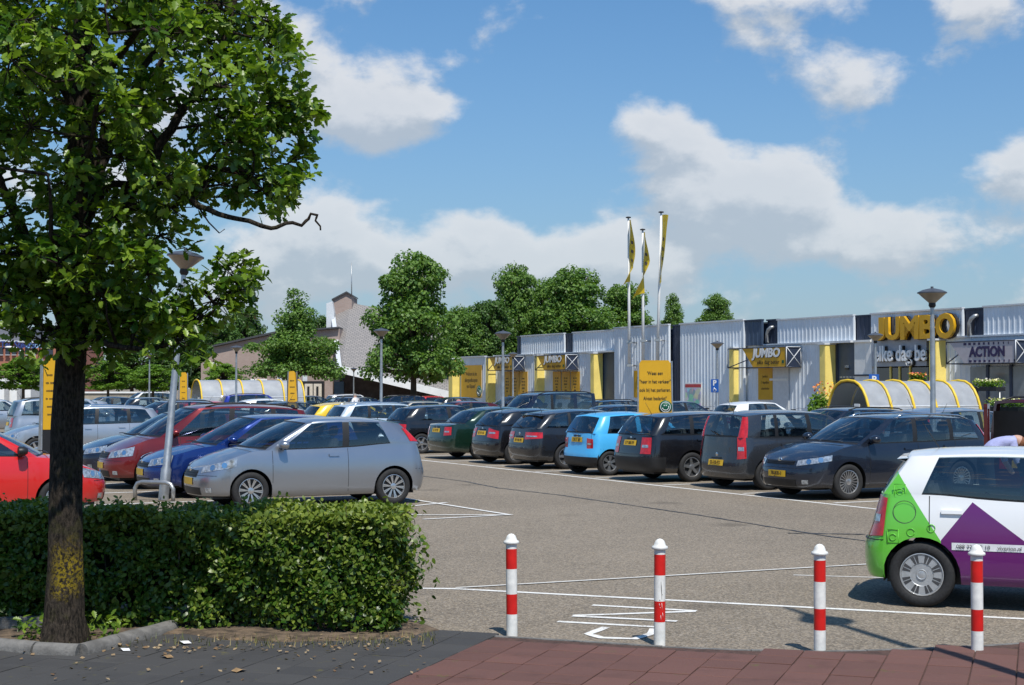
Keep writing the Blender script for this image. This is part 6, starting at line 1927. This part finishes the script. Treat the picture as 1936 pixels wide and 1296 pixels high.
tree('roundA', 1355, 146, 556, 650, 42, 'lone small tree above the grey wall near the flue', 3.3)
for px, Z, yt, yb, hw, rot, lab in ((462, 160, 583, 720, 48, .4, 'dark tree with pointed top behind the brick church'), (410, 150, 610, 730, 60, 1.7, 'dark tree behind the gable of the brick church'), (345, 140, 620, 735, 60, 2.9, 'dark tree behind the leaning lamp post'),
                                    (250, 138, 635, 735, 70, 4.0, 'dark tree seen below the oak crown'), (600, 165, 600, 720, 40, 5.2, 'dark tree behind the layered tree')):
    tree('darkA', px, Z, yt, yb, hw, lab, rot)
for px, Z, yt, yb, hw, rot, lab in ((45, 96, 676, 738, 62, .3, 'flat clipped plane tree left of the oak trunk'), (-60, 98, 672, 738, 60, 1.9, 'flat clipped plane tree at the left edge'), (205, 100, 683, 738, 55, 2.4, 'flat clipped plane tree right of the oak trunk'), (425, 104, 688, 738, 42, 3.4, 'round clipped green tree behind the far trolley shelter'), (120, 99, 680, 738, 50, 4.4, 'flat clipped plane tree behind the oak trunk'), (290, 108, 690, 740, 50, 5.4, 'green clipped tree behind the thin far lamp post')):
    tree('flat', px, Z, yt, yb, hw, lab, rot, 'clipped plane trees along the far edge')

# ------------------------------------------------------------------ church, office and low walls
MBR = brick_mat('brick_pale', (.33, .225, .185), (.39, .275, .23), (.36, .33, .30))
MBR2 = brick_mat('brick_orange', (.36, .10, .055), (.42, .13, .07), (.32, .22, .18))
M_SLATE = bpy.data.materials.new('slate_roof'); M_SLATE.use_nodes = True
_t = M_SLATE.node_tree; _n = NB(_t); _b = _t.nodes['Principled BSDF']
_br = _n.node('ShaderNodeTexBrick'); _t.links.new(_n.node('ShaderNodeTexCoord').outputs['UV'], _br.inputs[0])
_br.inputs['Color1'].default_value = (.33, .30, .275, 1); _br.inputs['Color2'].default_value = (.27, .25, .235, 1); _br.inputs['Mortar'].default_value = (.15, .14, .135, 1)
_br.inputs['Scale'].default_value = 1.0; _br.inputs['Brick Width'].default_value = .6; _br.inputs['Row Height'].default_value = .38; _br.inputs['Mortar Size'].default_value = .06
_t.links.new(_br.outputs[0], _b.inputs['Base Color']); _b.inputs['Roughness'].default_value = .7
ch = thing('church', 'modern brick church with tall slate roof and slender aerial', 'church')
def wallpoly(name, pxs, Z, depth, m, parent):
    return MB().extr([P(px, py, Z) for px, py in pxs], (0, depth, 0)).build(name, m, parent)
wallpoly('wall', [(404, 790), (642, 790), (642, 622), (560, 628), (520, 632), (404, 657)], 132, 14, MBR, ch)
wallpoly('annex_wall', [(380, 790), (403, 790), (403, 672), (380, 688)], 133, 12, MBR, ch)
wallpoly('roof_edge', [(402, 656), (520, 630.5), (640, 621), (640, 618), (519, 627), (401, 653)], 131.6, 14.5, M_DARKGREY, ch)
wallpoly('tower', [(629, 790), (665, 790), (665, 560), (655, 554), (629, 568)], 141, 5, MBR, ch)
wallpoly('tower_coping', [(627, 568.5), (655, 554), (666, 560), (666, 557.5), (655, 551), (627, 565.5)], 140.8, 5.4, M_DARKGREY, ch)
wallpoly('white_fin', [(617, 700), (629, 700), (632, 592), (628, 570), (617, 574)], 139, 1, M_TRIM, ch)
# the great roof slab leaning towards the car park
c4 = [P(634, 596, 141), P(662, 573, 143), P(745, 588, 143), P(905, 640, 140), P(905, 752, 124), P(647, 692, 124)]
mb = MB().extr(c4, (0, .3, -.35))
ro = mb.build('slate_roof', M_SLATE, ch)
uv = ro.data.uv_layers.new(name='UVMap')
for lp in ro.data.loops:
    co = ro.data.vertices[lp.vertex_index].co; uv.data[lp.index].uv = ((co.x + co.z * .12) * 1.7, co.z * 3.0)
e0, e1 = P(646, 692, 123.8), P(906, 753, 123.8)
MB().extr([e0, e1, e1 - Vector((0, 0, .62)), e0 - Vector((0, 0, .62))], (0, .4, 0)).build('white_eaves', M_WHITE, ch)
v0, v1 = P(633, 594, 140.7), P(646, 694, 123.8)
MB().extr([v0, v1, v1 + Vector((-.35, 0, -.1)), v0 + Vector((-.35, 0, -.1))], (0, .3, 0)).build('white_verge', M_TRIM, ch)
wallpoly('porch_wall', [(648, 790), (930, 790), (930, 735), (648, 704)], 129, 6, mat('shaded_porch_brick', (.12, .085, .065), .9, var=.25, scale=2), ch)  # brick colour darkened to paint the shade below the eaves
wallpoly('porch_post', [(614, 790), (629, 790), (629, 690), (614, 690)], 127, 1.2, MBR, ch)
wallpoly('blue_door', [(632, 790), (650, 790), (650, 722), (632, 722)], 126.9, .5, mat('door_blue', (.045, .075, .10), .5), ch)
wallpoly('entrance_surround', [(566, 790), (612, 790), (612, 721), (566, 721)], 131.2, .6, M_BLACK, ch)
for p0 in (576, 593):
    d_ = wallpoly('entrance_door', [(p0, 790), (p0 + 15, 790), (p0 + 15, 726), (p0, 726)], 131.0, .15, mat('door_cream', (.62, .56, .46), .6), ch)
    wallpoly('door_slot', [(p0 + 5, 756), (p0 + 9, 756), (p0 + 9, 731), (p0 + 5, 731)], 130.9, .05, M_BLACK, d_)
for a_, b_, y0, y1 in ((524, 533, 709, 722), (572, 581, 700, 722)): wallpoly('window', [(a_, y1), (b_, y1), (b_, y0), (a_, y0)], 131.8, .15, M_TRIM, ch)
wallpoly('white_band', [(464, 720), (505, 720), (505, 717), (464, 717)], 131.8, .15, M_WHITE, ch)
MB().path([P(665, 575, 142), P(664.5, 497, 142)], [.07, .03], 6).build('aerial', M_STEEL, ch)
of = thing('office_block', 'orange brick office block with grey top storey behind the clipped trees', 'office')
wallpoly('wall', [(-150, 790), (106, 790), (106, 650), (-150, 641)], 172, 20, MBR2, of)
wallpoly('roof_trim', [(-150, 641), (106, 650), (106, 647), (-150, 638)], 171.7, 20, M_TRIM, of)
wallpoly('top_storey', [(-150, 642), (49, 646), (49, 618), (-150, 614)], 176, 12, mat('grey_sheet', (.14, .14, .16), .6), of)
for k in range(-6, 5):
    p0 = 10 + k * 12.4
    w_ = wallpoly('window', [(p0, 671), (p0 + 7.6, 671), (p0 + 7.6, 657), (p0, 657)], 171.8, .12, mat('office_pane', (.035, .045, .06), .15), of)
    wallpoly('window_sill', [(p0 - .5, 672), (p0 + 8.1, 672), (p0 + 8.1, 671), (p0 - .5, 671)], 171.6, .2, M_TRIM, w_)
wallpoly('wide_window', [(81, 674), (100, 674), (100, 660), (81, 660)], 171.8, .12, mat('office_pane', (.035, .045, .06), .15), of)
q = P(37, 652.5, 171.6); text('lettering', 'Ter Steege', 1.05, mat('office_blue', (.03, .06, .22), .5), of, (q.x - .2, q.y, q.z), ext=.03, bold=.02, sx=.85)
q = P(63, 653, 171.6); text('lettering', 'Groep', 1.05, mat('office_lightblue', (.25, .45, .70), .5), of, (q.x + .3, q.y, q.z), ext=.03, bold=.02, sx=.85)
fw = thing('white_house', 'low white plastered house half hidden behind the clipped trees', 'house')
wallpoly('wall', [(-120, 790), (58, 790), (58, 715), (-120, 715)], 125, 8, M_WHITE, fw)
wallpoly('roof', [(-122, 716), (60, 716), (54, 700), (-116, 700)], 125.2, 7, mat('house_roof', (.10, .06, .05), .8), fw)
for p0 in (8, 32): wallpoly('door', [(p0, 790), (p0 + 9, 790), (p0 + 9, 736), (p0, 736)], 124.8, .1, mat('garage_grey', (.36, .36, .36), .6), fw)
lw = thing('low_wall', 'low pale garden wall with white coping at the far left edge of the car park', 'wall')
wallpoly('wall', [(150, 770), (330, 770), (330, 744), (150, 744)], 118, .5, mat('wall_render', (.36, .31, .24), .85), lw)
wallpoly('coping', [(150, 744), (331, 744), (331, 741), (150, 741)], 117.9, .7, M_WHITE, lw)
# old curved street lamps
for px, Z, yt, lab in ((41, 120, 657, 'white curved-arm street lamp before the orange office block'), (417, 120, 687, 'white curved-arm street lamp behind the clipped tree by the church')):
    x, y, _ = at(px, Z); zt_ = P(px, yt, Z).z
    t = thing('curved_lamp', lab, 'street lamp', (x, y, 0))
    MB().path([(0, 0, 0), (0, 0, zt_ - .6), (-.12, 0, zt_ - .2), (-.5, 0, zt_), (-.8, 0, zt_)], [.07, .05, .045, .04, .04], 8).build('pole', M_WHITE, t)
    MB().lathe([(.0005, -.06), (.14, -.04), (.16, .02), (.08, .09), (.0005, .1)], 10, M=Matrix.Translation((-1.0, 0, zt_)) @ Matrix.Diagonal((2.2, 1, 1, 1))).build('lamp_head', M_WHITE, t)

# ------------------------------------------------------------------ bicycles by the wall
def bicycle_meshes():
    wz = []
    fr = MB()
    for a, b in (((-.5, 0, .33), (-.15, 0, .30)), ((-.15, 0, .30), (.30, 0, .72)), ((-.15, 0, .30), (-.28, 0, .85)), ((-.5, 0, .33), (-.26, 0, .78)), ((-.26, 0, .78), (.28, 0, .80)), ((.28, 0, .86), (.52, 0, .33))): fr.path([a, b], .017, 6)
    fm = fr.mesh('frame', mat('bike_frame', (.03, .035, .05), .4))
    wm = MB(); wm.path([(.32 * math.cos(a), 0, .32 * math.sin(a)) for a in np.linspace(0, 2 * math.pi, 21)], .018, 6, caps=False)
    for k in range(8): wm.path([(0, 0, 0), (.32 * math.cos(k * .785), 0, .32 * math.sin(k * .785))], .004, 3, caps=False)
    wm = wm.mesh('wheel', M_STEEL)
    hb_ = MB().path([(.12, -.30, 1.02), (.24, -.24, 1.05), (.27, 0, 1.02), (.24, .24, 1.05), (.12, .30, 1.02)], .014, 6).path([(.27, 0, 1.02), (.28, 0, .85)], .016, 6).mesh('handlebar', M_CHROME)
    sd = MB().box(-.40, -.16, -.08, .08, .93, .99, bev=.025).path([(-.28, 0, .85), (-.28, 0, .94)], .013, 6).mesh('saddle', M_BLACK)
    return fm, wm, hb_, sd
BK = bicycle_meshes()
for i, (px, Z, rz) in enumerate(((1302, 75, .6), (1316, 74.5, .9), (1330, 74, .7), (1344, 73.5, .4), (1362, 73, 1.0), (1510, 69, .5))):
    x, y, _ = at(px, Z)
    t = thing('bicycle', ('bicycle nearest the map board, parked against the ribbed wall', 'second bicycle from the map board along the ribbed wall', 'third bicycle from the map board along the ribbed wall', 'bicycle left of the disabled parking sign', 'bicycle right of the disabled parking sign', 'lone bicycle by the pale service door')[i], 'bicycle', (x, y, .0), rz, 'bicycles along the shop wall')
    put('frame', BK[0], t); put('wheel', BK[1], t, (-.5, 0, .33)); put('wheel', BK[1], t, (.52, 0, .33)); put('handlebar', BK[2], t); put('saddle', BK[3], t)
    t.rotation_euler.x = random.uniform(-.08, .08)
x, y, _ = at(1372, 72)
t = thing('promotion_bin', 'orange and yellow promotion bin beside the disabled parking sign', 'bin', (x, y, 0), -.4)
MB().box(-.42, .42, -.3, .3, .1, 1.0, bev=.02).build('bin_body', M_ORANGE, t)
MB().box(-.36, .36, -.312, -.302, .45, .85).build('bin_print', mat('bin_print', (.30, .10, .30), .6, var=.6, scale=9), t)

# ------------------------------------------------------------------ flowers and plants at the shop
M_FLOW = leaf_mat('flower', (.75, .06, .10), (.80, .55, .03), .2)
M_FLOWW = leaf_mat('flower_pale', (.70, .66, .10), (.75, .70, .66), .2)
def plant_box(px, Z, wpx, z0, label, fm):
    x, y, _ = at(px, Z); w = wpx * Z / FPX
    t = thing('flower_tray', label, 'flowers', (x, y, 0), BANG)
    MB().box(-w / 2, w / 2, -.25, .25, z0 - .16, z0, bev=.01).build('tray', M_BLACK, t)
    n_ = 420; c = np.stack([rng.uniform(-w / 2, w / 2, n_), rng.uniform(-.25, .25, n_), z0 + rng.uniform(.0, .24, n_)], 1); up_ = np.tile([0, -.3, .9], (n_, 1))
    put('leaves', leaf_mesh('leaves', c, up_, .11, OVAL, OVALT, M_LEAF_C), t)
    n_ = 130; c = np.stack([rng.uniform(-w / 2, w / 2, n_), rng.uniform(-.25, .25, n_), z0 + rng.uniform(.16, .30, n_)], 1)
    put('blossoms', leaf_mesh('blossoms', c, up_[:n_], .10, QUAD, QUADT, fm), t)
    for sx in (-.46, .46): MB().path([(w * sx, 0, 0), (w * sx, 0, z0 - .15)], .03, 6).build('leg', M_STEEL, t)
    return t
plant_box(1868, 59, 62, 2.0, 'upper tray of yellow and red flowers under the lilac canopy board', M_FLOWW)
plant_box(1902, 57, 80, 1.25, 'lower tray of white flowering plants under the lilac canopy board', M_FLOWW)
plant_box(1735, 66, 26, 2.3, 'tray of orange flowers in the shop entrance', M_FLOW)
for px, Z, h, lab in ((1548, 57, 1.75, 'leafy green shrub with red blossoms at the left end of the trolley shelter'),):
    x, y, _ = at(px, Z)
    t = thing('potted_shrub', lab, 'shrub', (x, y, 0))
    n_ = 1300; d = rng.normal(size=(n_, 3)); d /= np.linalg.norm(d, axis=1, keepdims=True); c = d * rng.uniform(.4, 1, (n_, 1)) * np.array([.42, .42, .72]) + np.array([0, 0, h * .62])
    put('leaves', leaf_mesh('leaves', c, d, .13, OVAL, OVALT, M_LEAF_C), t)
    n_ = 60; d = rng.normal(size=(n_, 3)); d /= np.linalg.norm(d, axis=1, keepdims=True); c = d * np.array([.4, .4, .25]) + np.array([.25, 0, h * 1.12])
    put('blossoms', leaf_mesh('blossoms', c, d, .11, QUAD, QUADT, M_FLOW), t)
    MB().lathe([(.20, 0), (.27, .42), (.25, .42), (.0005, .40)], 14).build('pot', M_DARKGREY, t, 40)
    MB().path([(0, 0, .3), (.02, 0, 1.2)], [.03, .015], 6).build('stem', M_BARKB, t)

# ------------------------------------------------------------------ people
def person(name, label, loc, rotz, joints, rads, shirt, trouser, hair, skin=(.50, .30, .22)):
    """joints: dict name -> local point; the body is one skinned surface"""
    t = thing(name, label, 'person', loc, rotz, None)
    order = ['pelvis', 'chest', 'neck', 'head', 'crown', 'shl', 'ell', 'hal', 'shr', 'elr', 'har', 'hil', 'knl', 'anl', 'tol', 'hir', 'knr', 'anr', 'tor']
    edges = [('pelvis', 'chest'), ('chest', 'neck'), ('neck', 'head'), ('head', 'crown'), ('chest', 'shl'), ('shl', 'ell'), ('ell', 'hal'), ('chest', 'shr'), ('shr', 'elr'), ('elr', 'har'), ('pelvis', 'hil'), ('hil', 'knl'), ('knl', 'anl'), ('anl', 'tol'), ('pelvis', 'hir'), ('hir', 'knr'), ('knr', 'anr'), ('anr', 'tor')]
    me = bpy.data.meshes.new('body')
    me.from_pydata([joints[k] for k in order], [(order.index(a), order.index(b)) for a, b in edges], [])
    ob = bpy.data.objects.new('tmp', me); COL.objects.link(ob)
    ob.modifiers.new('skin', 'SKIN'); sv = me.skin_vertices[0].data if me.skin_vertices else None
    if sv is None:
        bm = bmesh.new(); bm.from_mesh(me); bm.verts.layers.skin.verify(); bm.to_mesh(me); bm.free(); sv = me.skin_vertices[0].data
    for i, k in enumerate(order): sv[i].radius = rads[k] if isinstance(rads[k], tuple) else (rads[k], rads[k])
    sv[0].use_root = True
    sub = ob.modifiers.new('sub', 'SUBSURF'); sub.levels = 2; sub.render_levels = 2
    dg = bpy.context.evaluated_depsgraph_get()
    m2 = bpy.data.meshes.new_from_object(ob.evaluated_get(dg)); bpy.data.objects.remove(ob)
    m2.materials.clear()
    for m_ in (mat('skin_tone', skin, .55, var=.08), shirt, trouser, hair): m2.materials.append(m_)
    J = {k: Vector(v) for k, v in joints.items()}
    segs = [(J[a], J[b], a, b) for a, b in edges]
    for p in m2.polygons:
        p.use_smooth = True
        c = p.center
        def away(s_):
            d_ = s_[1] - s_[0]
            return (c - (s_[0] + d_ * min(1, max(0, (c - s_[0]).dot(d_) / max(1e-9, d_.length_squared))))).length
        best = min(segs, key=away)
        a, b = best[2], best[3]
        p.material_index = 0 if a in ('neck',) or (a in ('ell', 'elr')) else 3 if a == 'head' else 2 if a in ('pelvis',) and b != 'chest' or a[:2] in ('hi', 'kn', 'an') else 1
    put('body', m2, t)
    return t
RAD = dict(pelvis=(.15, .12), chest=(.17, .12), neck=.06, head=(.085, .10), crown=(.07, .085), shl=.075, shr=.075, ell=.045, elr=.045, hal=.035, har=.035, hil=.09, hir=.09, knl=.06, knr=.06, anl=.04, anr=.04, tol=.04, tor=.04)
def stand(): return dict(pelvis=(0, 0, .95), chest=(0, 0, 1.30), neck=(0, 0, 1.50), head=(.02, 0, 1.60), crown=(.02, 0, 1.70), shl=(0, .19, 1.40), ell=(-.02, .25, 1.12), hal=(.10, .24, .90), shr=(0, -.19, 1.40), elr=(.02, -.25, 1.12), har=(.14, -.22, .92), hil=(0, .10, .88), knl=(.10, .11, .48), anl=(-.02, .11, .08), tol=(.14, .11, .04), hir=(0, -.10, .88), knr=(.0, -.11, .48), anr=(-.20, -.11, .10), tor=(-.06, -.11, .04))
MSH = mat('shirt_white', (.74, .74, .76), .85, var=.08); MTR = mat('trousers_dark', (.02, .022, .03), .9); MHG = mat('hair_grey', (.30, .27, .25), .8); MHD = mat('hair_dark', (.025, .018, .014), .7); MHR = mat('hair_auburn', (.20, .075, .03), .65, var=.35, scale=60); MLI = mat('blouse_lilac', (.36, .38, .62), .85, var=.10, scale=14, bump=.5, bscale=12)
x, y, _ = at(672, 70); person('person', 'grey-haired person in white shirt walking among far cars', (x, y, 0), 2.6, stand(), RAD, MSH, MTR, MHG)
x, y, _ = at(1007, 72); person('person', 'dark-haired person in white top walking towards the shop', (x, y, 0), .6, stand(), RAD, MSH, MTR, MHD)
# bending over into the open van: hips towards the lane, trunk tipped forward, arms reaching down
J = dict(pelvis=(0, 0, 1.06), chest=(.27, 0, 1.24), neck=(.39, 0, 1.27), head=(.47, 0, 1.245), crown=(.55, 0, 1.17), shl=(.31, .17, 1.22), ell=(.36, .21, .95), hal=(.48, .18, .76), shr=(.31, -.17, 1.22), elr=(.36, -.21, .95), har=(.50, -.18, .78), hil=(-.02, .10, .95), knl=(.02, .11, .50), anl=(-.08, .11, .08), tol=(.08, .11, .04), hir=(-.02, -.10, .95), knr=(.04, -.11, .50), anr=(-.08, -.11, .08), tor=(.08, -.11, .04))
RB = dict(RAD); RB['chest'] = (.18, .15); RB['head'] = (.10, .11); RB['crown'] = (.085, .095)
pc = LOT(16.75, 17.25 - .95); 
person('person', 'person in lilac blouse with auburn hair bending into the open dark red van', (P(1864, 820, 21.3).x, 21.3, 0), .1, J, RB, MLI, MTR, MHR)
